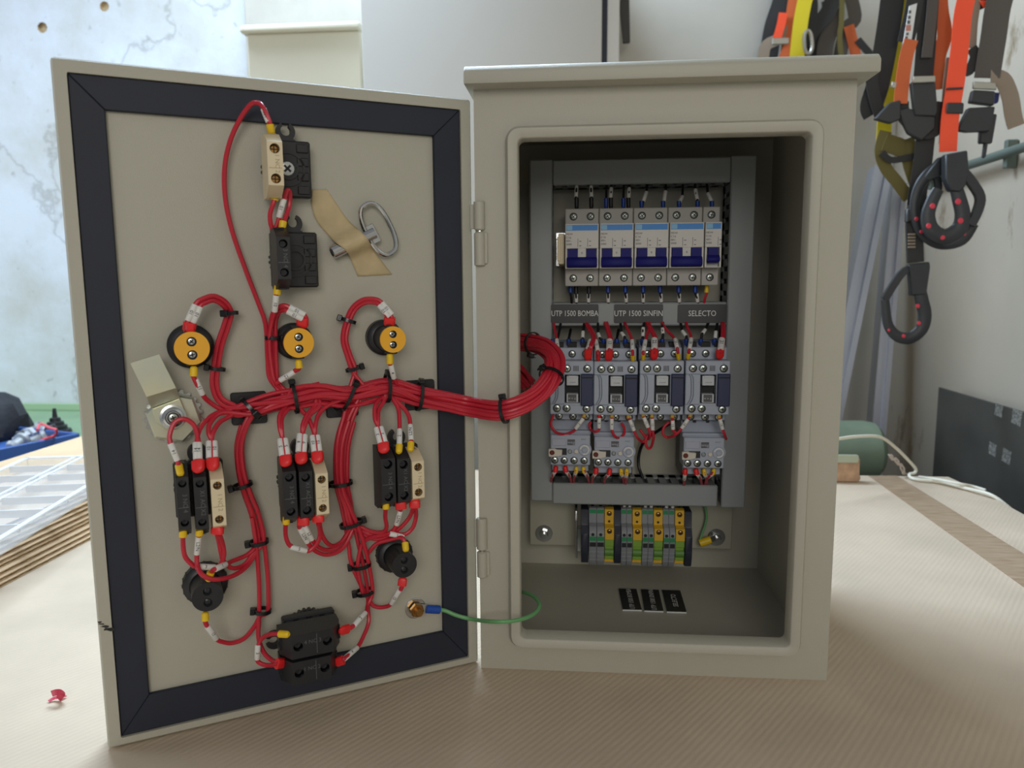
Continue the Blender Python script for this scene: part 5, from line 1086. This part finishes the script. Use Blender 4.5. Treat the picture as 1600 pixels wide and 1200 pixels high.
# stack of corrugated cardboard sheets on the left
KR2 = kraft('kraft_stack', (214, 184, 146), R_(90), 40, .3, .001)
p0, p1 = Z(0, 912, .0002), Z(140, 850, .0002); sx1 = (p0.x+p1.x)/2; q0, q1 = Z(0, 712, .05), Z(128, 683, .05); sx0 = (q0.x+q1.x)/2
t = thing('cardboard_stack', 'stack of corrugated cardboard sheets lying on the bench left of the door', 'cardboard', ((sx0+sx1)/2, .3, 0))
zz = .0003; random.seed(5)
for i in range(11):
    th = .0042; q = MB(); x1_ = sx1-.0055*i+random.uniform(-.002, .002)
    q.box((sx0+random.uniform(-.01, .01), -.15, zz), (x1_, .97, zz+.0007)); q.box((sx0+.002, -.15, zz+.0033), (x1_-.0005, .97, zz+.0040))
    prof = []                       # fluted core between the two liners
    n = 90; y0_, y1_ = -.15, .97
    for k in range(n+1): prof.append((y0_+(y1_-y0_)*k/n, zz+.0008+(.0022 if k % 2 else 0)))
    core = prof+[(y, z+.0004) for y, z in reversed(prof)]
    q.prism(core, sx0+.003, x1_-.0008, 0); q.build('sheet', KR2, t); zz += .0042
STZ = zz
# clear organiser tray on the stack
OT = STZ+.020
A0 = Z(42, 714.5, OT); dA = (Z(0, 733, OT)-A0); dB = (Z(132, 722, OT)-A0); ea = dA.normalized(); eb = (dB-ea*dB.dot(ea)).normalized()
CLEAR = mat('clear_plastic', (232, 238, 244), .12, alpha=.22, spec=.7); CLEARW = mat('clear_rib', (240, 243, 247), .2, alpha=.7)
Lb, La = .17, .42
t = thing('organiser_tray', 'clear plastic compartment tray lying on the cardboard stack at left', 'tray', (A0.x, A0.y, STZ))
MT = Matrix((( ea.x, eb.x, 0, A0.x), (ea.y, eb.y, 0, A0.y), (0, 0, 1, STZ), (0, 0, 0, 1)))
q = MB(); q.box((0, 0, .0005), (La, Lb, .0022), 0, 0); q.build('base', CLEAR, t, MT)
q = MB()
for a_, b_ in (((0, 0), (La, .0015)), ((0, Lb-.0015), (La, Lb)), ((0, 0), (.0015, Lb)), ((La-.0015, 0), (La, Lb))): q.box((*a_, .002), (*b_, .018))
q.build('wall', CLEAR, t, MT)
q = MB()
for a_, b_ in (((-.003, -.003), (La+.003, .004)), ((-.003, Lb-.004), (La+.003, Lb+.003)), ((-.003, -.003), (.004, Lb+.003)), ((La-.004, -.003), (La+.003, Lb+.003)), ((0, Lb*.47-.008), (La, Lb*.47-.004)), ((0, Lb*.47+.004), (La, Lb*.47+.008))): q.box((*a_, .0178), (*b_, .020), .0005)
q.build('rim', CLEARW, t, MT)
for k in range(1, 7):
    q = MB()
    for b0, b1 in ((.004, Lb*.47-.006), (Lb*.47+.006, Lb-.004)): q.box((La*k/7-.001, b0, .010), (La*k/7+.001, b1, .0196))
    q.build('divider', CLEARW, t, MT)
# green bench against the back wall with a blue tray of metal junk and a black bag
GZ = -.035
g0 = Z(60, 652, GZ)
t = thing('green_bench', 'green painted bench standing against the back wall on the left', 'table', (-1.4, 1.3, FZ))
q = MB(); q.box((-2.4, .98, GZ-.05), (-.95, YB-.002, GZ), .004); q.build('benchtop', mat('green_paint', (136, 166, 128), .55, noise=(6, .15)), t)
for x in (-2.3, -1.05):
    for y in (1.03, 1.44):
        q = MB(); q.box((x-.03, y-.03, FZ), (x+.03, y+.03, GZ-.05), .003); q.build('leg', STW, t)
q = MB(); q.box((-2.4, YB-.014, GZ), (-.95, YB-.002, GZ+.022), .002); q.build('splashboard', mat('green_dado', (150, 178, 140), .6), t)
BLU = mat('blue_tray', (62, 98, 164), .45)
ta, tb, tc_ = Z(-40, 712, GZ+.03), Z(125, 679, GZ+.03), Z(125, 666, GZ+.03)
er = (tb-ta); Lr = er.length; er.normalize(); ew = Vector((-er.y, er.x, 0)); Wr = .25
t = thing('blue_tray', 'shallow blue tray of metal oddments on the green bench', 'tray', (ta.x, ta.y, GZ)); MT2 = Matrix(((er.x, ew.x, 0, ta.x), (er.y, ew.y, 0, ta.y), (0, 0, 1, GZ), (0, 0, 0, 1)))
q = MB(); q.box((0, 0, .001), (Lr, Wr, .004)); q.build('floor', BLU, t, MT2)
q = MB()
for a_, b_ in (((0, 0), (Lr, .006)), ((0, Wr-.006), (Lr, Wr)), ((0, 0), (.006, Wr)), ((Lr-.006, 0), (Lr, Wr))): q.box((*a_, .003), (*b_, .034), .002)
q.build('rim', BLU, t, MT2)
random.seed(11)
JM = [mat('junk_grey', (176, 180, 180), .4, .5), mat('junk_dark', (70, 74, 78), .5), mat('junk_white', (206, 210, 212), .4)]
descr = ('pale cast fitting at the left of the blue tray', 'dark flat bracket in the blue tray', 'white ribbed plug lying in the blue tray', 'grey pipe elbow in the middle of the blue tray', 'pale metal clamp in the blue tray', 'steel bolt lying across the blue tray', 'grey bracket near the back of the blue tray', 'dark nut heap piece at the right of the tray', 'light grey connector in the blue tray')
for i in range(9):
    c = Z(*((26, 694), (44, 690), (36, 682), (56, 688), (68, 682), (60, 677), (50, 674), (84, 680), (76, 674))[i], GZ+.022)
    M = Matrix.Translation(c) @ Matrix.Rotation(random.uniform(0, 3), 4, 'Z') @ Matrix.Rotation(random.uniform(-.4, .4), 4, 'X'); q = MB()
    k = i % 3
    if k == 0: q.lathe([(.012, -.02), (.016, -.012), (.011, -.008), (.011, .012), (.018, .014), (.018, .022)], (0, 0, 0), (1, .2, .3), 12, 0, M)
    elif k == 1: q.box((-.03, -.008, -.004), (.03, .008, .002), .001, 0, M); q.box((.022, -.008, -.004), (.03, .008, .022), .001, 0, M)
    else: q.lathe([(.008, -.026), (.008, .016), (.015, .016), (.015, .026)], (0, 0, 0), (1, 0, .15), 6, 0, M)
    solo(q, 'metal_fitting', JM[i % 3], descr[i], 'fitting', c, 'oddments in the blue tray')
c = Z(84, 672, GZ+.02); q = MB(); q.lathe([(.036, 0), (.034, .008), (.026, .010), (.026, .018), (.020, .020), (.019, .028), (.013, .030), (.012, .038), (.006, .040), (.004, .062)], Z(88, 676, GZ+.004), (0, 0, 1), 20)
solo(q, 'rubber_boot', BLACKP, 'black stepped rubber cone standing in the blue tray', 'cone', Z(88, 676, GZ+.004))
q = MB(); q.tube([Z(x, y, z) for x, y, z in ((58, 672, GZ+.05), (64, 662, GZ+.05), (76, 668, GZ+.055), (88, 672, GZ+.06), (86, 680, GZ+.04), (70, 686, GZ+.035), (62, 690, GZ+.03))], .003, 8, 0, 5)
solo(q, 'red_lead', mat('pinkish_red', (226, 84, 96), .4), 'loose red lead curling over the metal oddments', 'wire', Z(64, 690, GZ+.03))
bc = Z(-22, 684, GZ+.0045); t = thing('black_bag', 'slumped black fabric bag at the left end of the blue tray', 'bag', bc)
q = MB(); vs = []; n = 22; prof = [(0.001, .0), (.085, .0), (.098, .02), (.094, .055), (.075, .085), (.045, .104), (.012, .110)]
bm_ = q.lathe(prof, bc, (0, 0, 1), n)
for v in q.bm.verts:
    a = math.atan2(v.co.y-bc.y, v.co.x-bc.x); v.co += Vector((math.cos(a), math.sin(a), .3 if v.co.z > GZ+.012 else 0))*.008*math.sin(5*a+40*v.co.z)
q.build('sack', mat('black_fabric', (40, 41, 46), .75, bump=(60, .6, .004)), t); q = MB(); q.strap([bc+Vector((.05, -.05, .09)), bc+Vector((.08, -.07, .06)), bc+Vector((.092, -.07, .015))], .018, .003, (.5, -.8, .3)); q.build('strap', BLACKP, t)

# ---------------------------------------------------------------- cabinets behind
BEIGE = mat('back_beige', (208, 202, 180), .5, noise=(3, .04))
Y2 = 1.12; a, b = F(385.5, 60, Y2), F(563, 60, Y2); zt2 = F(390, 53, Y2).z
t = thing('beige_enclosure', 'large beige enclosure with a hood standing far behind the open door', 'enclosure', (a.x+.2, 1.2, FZ))
q = MB(); q.box((a.x, Y2, FZ), (b.x, YB-.07, zt2), .003); q.build('body', BEIGE, t)
h0, h1 = F(374, 46, Y2-.012), F(400, 53, Y2-.012)
q = MB(); q.prism([(Y2-.014, zt2-.001), (Y2-.014, zt2+.012), (Y2-.006, zt2+.018), (YB-.07, zt2+.03), (YB-.07, zt2-.001)], h0.x, b.x, 0, 0, .004); q.build('hood', BEIGE, t)
q = MB(); q.box((a.x+.0, Y2-.004, zt2-.19), (a.x+.012, Y2, zt2-.12), .001); q.build('hinge', BEIGE, t)
WHT = mat('white_cabinet', (200, 197, 190), .45, noise=(2, .03)); Y3 = .98
x0, x1, x2, x3 = F(565, 60, Y3).x, F(940.5, 60, Y3).x, F(949, 60, Y3).x, F(968, 60, Y3).x; zt3 = 1.15
t = thing('tall_cabinet', 'tall off-white steel cabinet standing behind the enclosure', 'cabinet', ((x0+x3)/2, 1.1, FZ))
q = MB(); q.box((x0+.002, Y3+.02, FZ), (x3-.001, YB-.06, zt3), .002); q.box((x2, Y3+.004, FZ), (x3, Y3+.03, zt3), .002); q.build('carcass', WHT, t)
q = MB(); q.box((x0, Y3, FZ+.05), (x1, Y3+.019, zt3-.01), .003, 0, None, 2); dr = q.build('door', WHT, t)
q = MB(); q.box((x1-.001, Y3+.006, FZ+.05), (x2+.001, Y3+.0195, zt3-.01)); q.build('seal', GASKET, t)
q = MB(); q.box((x1-.04, Y3-.018, -.1), (x1-.022, Y3+.002, .04), .003); q.build('handle', BLACKP, dr)
# dark flat bar hanging on the back wall beside the cabinet
q = MB(); P = [F(*c, 1.40) for c in ((963, -30), (982, -30), (984, 68), (973, 69))]
q.prism([(v.x, v.z) for v in P], 1.385, 1.40, 1, 0, .001); solo(q, 'steel_bar', mat('dark_steel', (62, 60, 56), .5, .3), 'dark flat steel bar hanging beside the tall white cabinet', 'bar', P[3])
# ---------------------------------------------------------------- right wall: sheet, rail, profiles
a = X(1468, 605, .845); b = X(1640, 655, .845)
random.seed(2)
SHM = mat('black_sheet', (58, 56, 52), .55, noise=(9, .35), col2=(74, 72, 66))
t = thing('black_sheet', 'scuffed black steel sheet leaning on the right wall', 'sheet', (.85, a.y-.4, FZ))
zs = a.z; q = MB(); q.box((.843, a.y-1.0, FZ), (.848, a.y, zs), .0008, 0); q.build('plate', SHM, t)
LABG = mat('paper_remnant', (146, 144, 136), .8, noise=(300, .6))
for px, py, s in ((1561, 641, .011), (1589, 652, .013), (1551, 702, .011), (1573, 713, .012)):
    o = X(px, py, .843); q = MB(); q.box((.8424, o.y-s*1.1, o.z-s), (.8432, o.y+s*1.1, o.z+s), 0, 0, Matrix.Translation(o) @ Matrix.Rotation(.1, 4, 'X') @ Matrix.Translation(-o)); q.build('label_remnant', LABG, t)
GRS = mat('green_grey_steel', (104, 116, 108), .5, .3)
t = thing('wall_rail', 'thin grey-green pipe rail clipped along the right wall', 'rail', X(1550, 246, .87))
q = MB(); r0, r1 = X(1440, 282, .875), X(1625, 222, .875); q.cyl(r0, r1, .009, n=14); q.build('pipe', GRS, t)
for px, py in ((1567, 241), (1450, 278)):
    o = X(px, py, .875); q = MB(); q.box((.878, o.y-.006, o.z-.026), (XR-.0005, o.y+.006, o.z+.026), .002); q.build('clip', GRS, t)
ALU = mat('aluminium', (188, 192, 204), .35, .75)
for (px0, py0, px1, py1, wd_, dpt, lab) in ((1375.5, 264, 1330, 490, .042, 1.30, 'bright aluminium profile leaning in the corner, left of the two'), (1401, 288, 1383, 500, .034, 1.34, 'bright aluminium profile leaning in the corner, right of the two')):
    a, b = F(px0, py0, dpt), F(px1, py1, dpt-.05); e = b+(b-a)*((FZ-b.z)/(b.z-a.z)); u = (e-a).normalized(); q = MB()
    w2 = wd_/2; sec = [(-w2, -.02), (-w2*.35, -.02), (-w2*.35, -.012), (w2*.35, -.012), (w2*.35, -.02), (w2, -.02), (w2, .02), (-w2, .02)]
    q.sweep([a, e], sec, up=(0, 1, 0)); solo(q, 'aluminium_profile', ALU, lab, 'profile', e, 'aluminium profiles in the corner')

# ---------------------------------------------------------------- safety harnesses and snap hooks
H_BLK = mat('webbing_black', (44, 43, 42), .7, bump=(500, .4, .0006)); H_GRY = mat('webbing_grey', (88, 82, 76), .7, bump=(500, .4, .0006)); H_ORG = mat('webbing_orange', (206, 98, 48), .65, bump=(500, .3, .0006))
H_RED = mat('webbing_neon', (255, 84, 44), .6, bump=(500, .3, .0006)); H_YEL = mat('webbing_yellow', (222, 200, 34), .65, bump=(500, .3, .0006)); H_OLV = mat('webbing_olive', (104, 94, 46), .7, bump=(500, .4, .0006))
H_PLA = mat('harness_plastic', (48, 48, 50), .45); H_MET = mat('harness_buckle', (176, 172, 162), .35, .8); H_TAN = mat('webbing_tan', (150, 134, 116), .7); H_BLU = mat('webbing_blue', (36, 44, 110), .6)
FACE = (-.12, -1, .1)
def st(par, pts, w, m, y, th=.0022, name='strap', up=FACE): q = MB(); q.strap([F(a_, b_, y+(c_[0] if c_ else 0)) for a_, b_, *c_ in pts], w, th, up, 0, 5); return q.build(name, m, par)
Y5 = 1.42
def pxw(n, y): return n*(y-CAM.y)/FPX*1.0
h1 = thing('safety_harness', 'safety harness of black, yellow and orange webbing hung left of the neon one', 'harness', F(1260, 86, Y5))
for pts, n, m_, dy in (([(1232, -60), (1222, 0), (1208, 45), (1196, 120)], 26, H_BLK, 0), ([(1250, -60), (1237, 20), (1235, 60), (1218, 110)], 15, H_ORG, -.02), ([(1275, -60), (1256, 8), (1248, 60), (1243, 120)], 20, H_YEL, -.03), ([(1262, -60), (1270, 10), (1262, 60), (1258, 120)], 14, H_BLK, -.01),
                       ([(1310, -60), (1298, 10), (1272, 45), (1256, 70)], 22, H_BLK, -.015), ([(1296, 0), (1300, 40), (1290, 70), (1286, 120)], 22, H_GRY, -.005), ([(1316, -40), (1315, 30), (1312, 60), (1318, 120)], 7, H_OLV, -.02), ([(1318, -40), (1336, 25), (1322, 45), (1312, 90)], 18, H_GRY, 0), ([(1326, 40), (1330, 55), (1338, 90)], 14, H_ORG, -.01),
                       ([(1340, 62), (1352, 76), (1366, 92)], 10, H_BLK, -.015), ([(1222, 40), (1216, 60), (1195, 75), (1192, 120)], 16, H_TAN, -.02), ([(1224, 20), (1220, 40), (1214, 60)], 12, H_RED, -.025), ([(1280, 30), (1276, 60), (1270, 120)], 18, H_BLK, .01), ([(1238, 30), (1230, 70), (1226, 120)], 16, H_OLV, -.012)):
    st(h1, [(a_, b_, dy) for a_, b_ in pts], pxw(n, Y5), m_, Y5)
q = MB(); q.tube([F(*c, Y5-.05) for c in ((1262, 48), (1257, 56), (1258, 78), (1264, 84), (1269, 74), (1267, 54))], .0045, 8, 0, 5, True); q.build('ring', H_MET, h1)
q = MB(); c = F(1220, 64, Y5-.05); q.box(c+Vector((-.02, 0, -.008)), c+Vector((.02, .004, .008)), .002); q.build('buckle', H_MET, h1)
q = MB(); o = F(1275, -40, Y5); q.cyl(o, Vector((o.x, YB+.02, o.z)), .006); q.build('peg', STEEL, h1)
Y6 = .82
h2 = thing('safety_harness', 'large safety harness with neon orange strap hung on the right wall', 'harness', F(1450, 250, Y6))
W_ = lambda n: pxw(n, Y6)
for pts, n, m_, dy in (([(1398, -60), (1394, 0), (1384, 70), (1372, 130), (1362, 165), (1366, 178)], 32, H_BLK, .02), ([(1406, -50), (1404, 20), (1392, 100), (1384, 165), (1380, 225)], 20, H_YEL, .04), ([(1436, -60), (1428, 10), (1415, 66)], 22, H_BLK, -.012), ([(1424, 62), (1417, 85), (1411, 120), (1407, 162)], 18, H_ORG, -.018),
                       ([(1455, -60), (1450, 20), (1446, 80), (1440, 150)], 26, H_BLK, .005), ([(1468, -60), (1470, 10), (1476, 55), (1466, 92), (1465, 140)], 19, H_ORG, .004), ([(1462, -60), (1456, 20), (1448, 90)], 14, H_GRY, -.004), ([(1526, -60), (1506, 14), (1500, 70), (1493, 130), (1485, 180), (1481, 237)], 23, H_RED, -.03),
                       ([(1512, -60), (1524, -4), (1520, 40), (1518, 75)], 12, H_TAN, -.005), ([(1590, -80), (1562, 0), (1552, 60), (1542, 122)], 33, H_GRY, -.02), ([(1548, 122), (1566, 124), (1578, 150), (1583, 180), (1588, 198)], 22, H_TAN, -.022), ([(1484, 90), (1478, 140), (1472, 225)], 9, H_TAN, -.012), ([(1545, -20), (1535, 6), (1522, 2)], 14, H_BLK, 0),
                       ([(1446, 215), (1441, 260), (1434, 300), (1431, 332)], 25, H_BLK, -.01), ([(1408, 160), (1412, 180), (1440, 205), (1462, 200), (1476, 160)], 20, H_BLK, -.015), ([(1375, 180), (1366, 150), (1362, 120), (1372, 100)], 16, H_BLK, .01), ([(1384, 205), (1376, 235), (1384, 262), (1402, 285), (1420, 310)], 17, H_OLV, .015), ([(1382, 222), (1400, 228), (1414, 232), (1432, 226)], 26, H_OLV, .012), ([(1414, 232), (1420, 260), (1430, 290)], 15, H_OLV, .013), ([(1378, 238), (1392, 250), (1420, 246), (1440, 242)], 9, H_BLK, .006),
                       ([(1518, 75), (1524, 88), (1516, 108), (1508, 112)], 14, H_BLK, -.012)):
    st(h2, [(a_, b_, dy) for a_, b_ in pts], W_(n), m_, Y6)
def plate_(par, poly, m_, y, th=.006, name='pad', bev=.002): q = MB(); q.prism([(F(a_, b_, y).x, F(a_, b_, y).z) for a_, b_ in poly], y, y+th, 1, 0, bev); return q.build(name, m_, par)
plate_(h2, [(1424, 128), (1462, 127), (1466, 175), (1462, 182), (1430, 180)], H_PLA, Y6-.024, .012, 'chest_plate')
plate_(h2, [(1366, 186), (1390, 160), (1408, 156), (1408, 186), (1392, 193)], H_PLA, Y6-.022, .01, 'pad')
plate_(h2, [(1402, 172), (1418, 168), (1462, 182), (1462, 200), (1440, 220), (1420, 208)], H_PLA, Y6-.02, .012, 'pad')
plate_(h2, [(1421, 9), (1433, 5), (1424, 64), (1411, 68)], LABW, Y6-.0165, .0015, 'woven_label', 0)
q = MB()
for px, py, r, mi in ((1422, 18.5, 1.7, 0), (1421, 27, 1.8, 0), (1420, 34.5, 1.9, 0), (1419.3, 43.5, 3.4, 1), (1418, 53, 1.5, 0), (1416.6, 59, 1.6, 0)):     # blurred stamped marks
    c = F(px, py, Y6-.0172); k = r*(Y6-CAM.y)/FPX; q.box(c+Vector((-k, 0, -k*1.15)), c+Vector((k, .0006, k*1.15)), 0, mi)
q.build('label_print', [GREYT, mat('faded_red', (196, 132, 116), .7)], h2)
for poly, m_ in (([(1427, 119), (1462, 118), (1462, 128), (1427, 129)], H_MET), ([(1522, 127), (1556, 129), (1558, 140), (1521, 138)], H_MET), ([(1394, 127), (1402, 128), (1400, 138), (1393, 136)], H_MET)): plate_(h2, poly, m_, Y6-.03, .006, 'buckle', .001)
plate_(h2, [(1480, 160), (1507, 160), (1506, 178), (1479, 177)], H_PLA, Y6-.035, .004, 'strap_keeper'); plate_(h2, [(1480, 137), (1505, 136), (1505, 139), (1480, 140)], H_PLA, Y6-.035, .004, 'slider', .0005)
plate_(h2, [(1521, 140), (1556, 142), (1554, 165), (1516, 160)], H_PLA, Y6-.028, .012, 'clip_body'); plate_(h2, [(1514, 168), (1556, 166), (1548, 205), (1514, 206), (1496, 204)], H_PLA, Y6-.03, .012, 'clip_body'); plate_(h2, [(1534, 176), (1559, 178), (1551, 224), (1531, 224)], H_PLA, Y6-.02, .010, 'clip_tongue'); plate_(h2, [(1538, 222), (1545, 222), (1541, 246), (1535, 247)], H_PLA, Y6-.018, .006, 'strap_end')
plate_(h2, [(1552, 144), (1563, 144), (1561, 160), (1553, 163)], H_BLU, Y6-.016, .004, 'blue_tab'); plate_(h2, [(1538, 13), (1546, 8), (1545, 0), (1530, 0)], H_RED, Y6-.012, .004, 'tab')
q = MB(); o = F(1470, -75, Y6); q.cyl(o+Vector((-.08, .02, 0)), Vector((XR+.02, o.y+.02, o.z)), .012); q.build('peg', STEEL, h2)
# snap hooks
HK = mat('hook_black', (50, 52, 55), .45, noise=(30, .15)); HDOT = mat('hook_red_dot', (216, 58, 78), .5)
def hook(label, body, gate, top, dots, y, r, lug):
    t = thing('snap_hook', label, 'hook', F(*top, y), 'snap hooks hanging from the harness')
    q = MB(); P = crom([F(a_, b_, y) for a_, b_, *_ in body], 5); ks = [b_[2] if len(b_) > 2 else 1 for b_ in body]; sc2 = []
    for i in range(len(P)):
        f = i/5; k = min(int(f), len(ks)-1); k2 = min(k+1, len(ks)-1); sc2.append(ks[k]+(ks[k2]-ks[k])*(f-k))
    q.sweep(P, [(r*1.0*math.cos(a), r*.55*math.sin(a)) for a in [2*math.pi*i/12 for i in range(12)]], 0, False, (0, -1, 0), sc2); b = q.build('hook_body', HK, t)
    q = MB(); q.sweep(crom([F(a_, b_, y) for a_, b_ in gate], 4), [(-r*.6, -r*.4), (r*.6, -r*.4), (r*.6, r*.4), (-r*.6, r*.4)], up=(0, -1, 0)); q.build('gate', HK, t)
    q = MB(); q.prism([(F(a_, b_, y).x, F(a_, b_, y).z) for a_, b_ in lug], y-r*.75, y+r*.75, 1, 0, .002); q.build('swivel', HK, t)
    for a_, b_, s in dots:
        c = F(a_, b_, y-r*.58); q = MB(); q.lathe([(s, 0), (s*.8, .001)], c, (0, -1, 0), 10); q.build('rivet', HDOT, b)
    return t
px_m = (Y6-CAM.y)/FPX
hook('large black snap hook with red rivets under the neon orange strap, front one of two', [(1490, 282, .8), (1498, 308, 1.0), (1504, 336, 1.1), (1498, 358, 1.15), (1476, 371, 1.2), (1456, 360, 1.15), (1450, 338, 1.0), (1456, 316, .9), (1466, 296, .8)], [(1504, 268), (1518, 285), (1531, 308), (1527, 330), (1516, 352)], (1480, 240), [(1457, 322, .0048), (1497, 315, .0052), (1501, 345, .005), (1473, 371, .0044), (1451, 353, .0046)], Y6-.050, .0122, [(1474, 242), (1508, 236), (1509, 262), (1506, 290), (1496, 301), (1482, 299), (1474, 280)])
hook('large black snap hook with red rivets under the neon orange strap, rear one of two', [(1476, 258, 1.3), (1454, 270, 1.2), (1437, 290, 1.0), (1429, 318, .95), (1432, 345, 1), (1446, 369, 1.05), (1472, 381, 1.1), (1504, 375, 1.0), (1522, 350, .9)], [(1462, 272), (1466, 292), (1460, 312)], (1478, 242), [(1440, 362, .0035), (1432, 342, .0035), (1507, 366, .003), (1519, 345, .003)], Y6-.026, .0092, [(1466, 246), (1482, 244), (1480, 272), (1448, 284), (1442, 276)])
hook('smaller black snap hook with red rivets hanging lowest on the wall', [(1435, 418, 1.0), (1436, 445, 1.05), (1440, 468, 1.15), (1445, 492, 1.15), (1440, 514, 1.1), (1422, 528, 1.05), (1402, 525, .95), (1388, 508, .85), (1384, 480, .75), (1383, 468, .7)], [(1428, 418), (1412, 424), (1396, 445), (1382, 468)], (1432, 408), [(1434, 478, .004), (1436, 505, .0038), (1412, 525, .0035), (1389, 516, .0025)], Y6-.02, .0105, [(1416, 414), (1450, 409), (1451, 418), (1445, 460), (1421, 462), (1422, 430)])
la = thing('lanyard', 'short black lanyard with stitched tag carrying the lowest snap hook', 'lanyard', F(1430, 330, Y6-.015))
q = MB(); q.strap([F(*c, Y6-.016) for c in ((1432, 322), (1428, 345), (1429, 380), (1430, 410))], W_(22), .008, FACE); q.build('strap', H_BLK, la)
for k in range(5):
    o = F(1424.5, 366+5*k, Y6-.022); q = MB(); q.box(o+Vector((-.006, -.001, -.0015)), o+Vector((.006, .001, .0015))); q.build('stitch', H_TAN, la)
plate_(la, [(1417, 326), (1428, 325), (1428, 345), (1416, 348)], H_PLA, Y6-.028, .010, 'eyelet', .002)
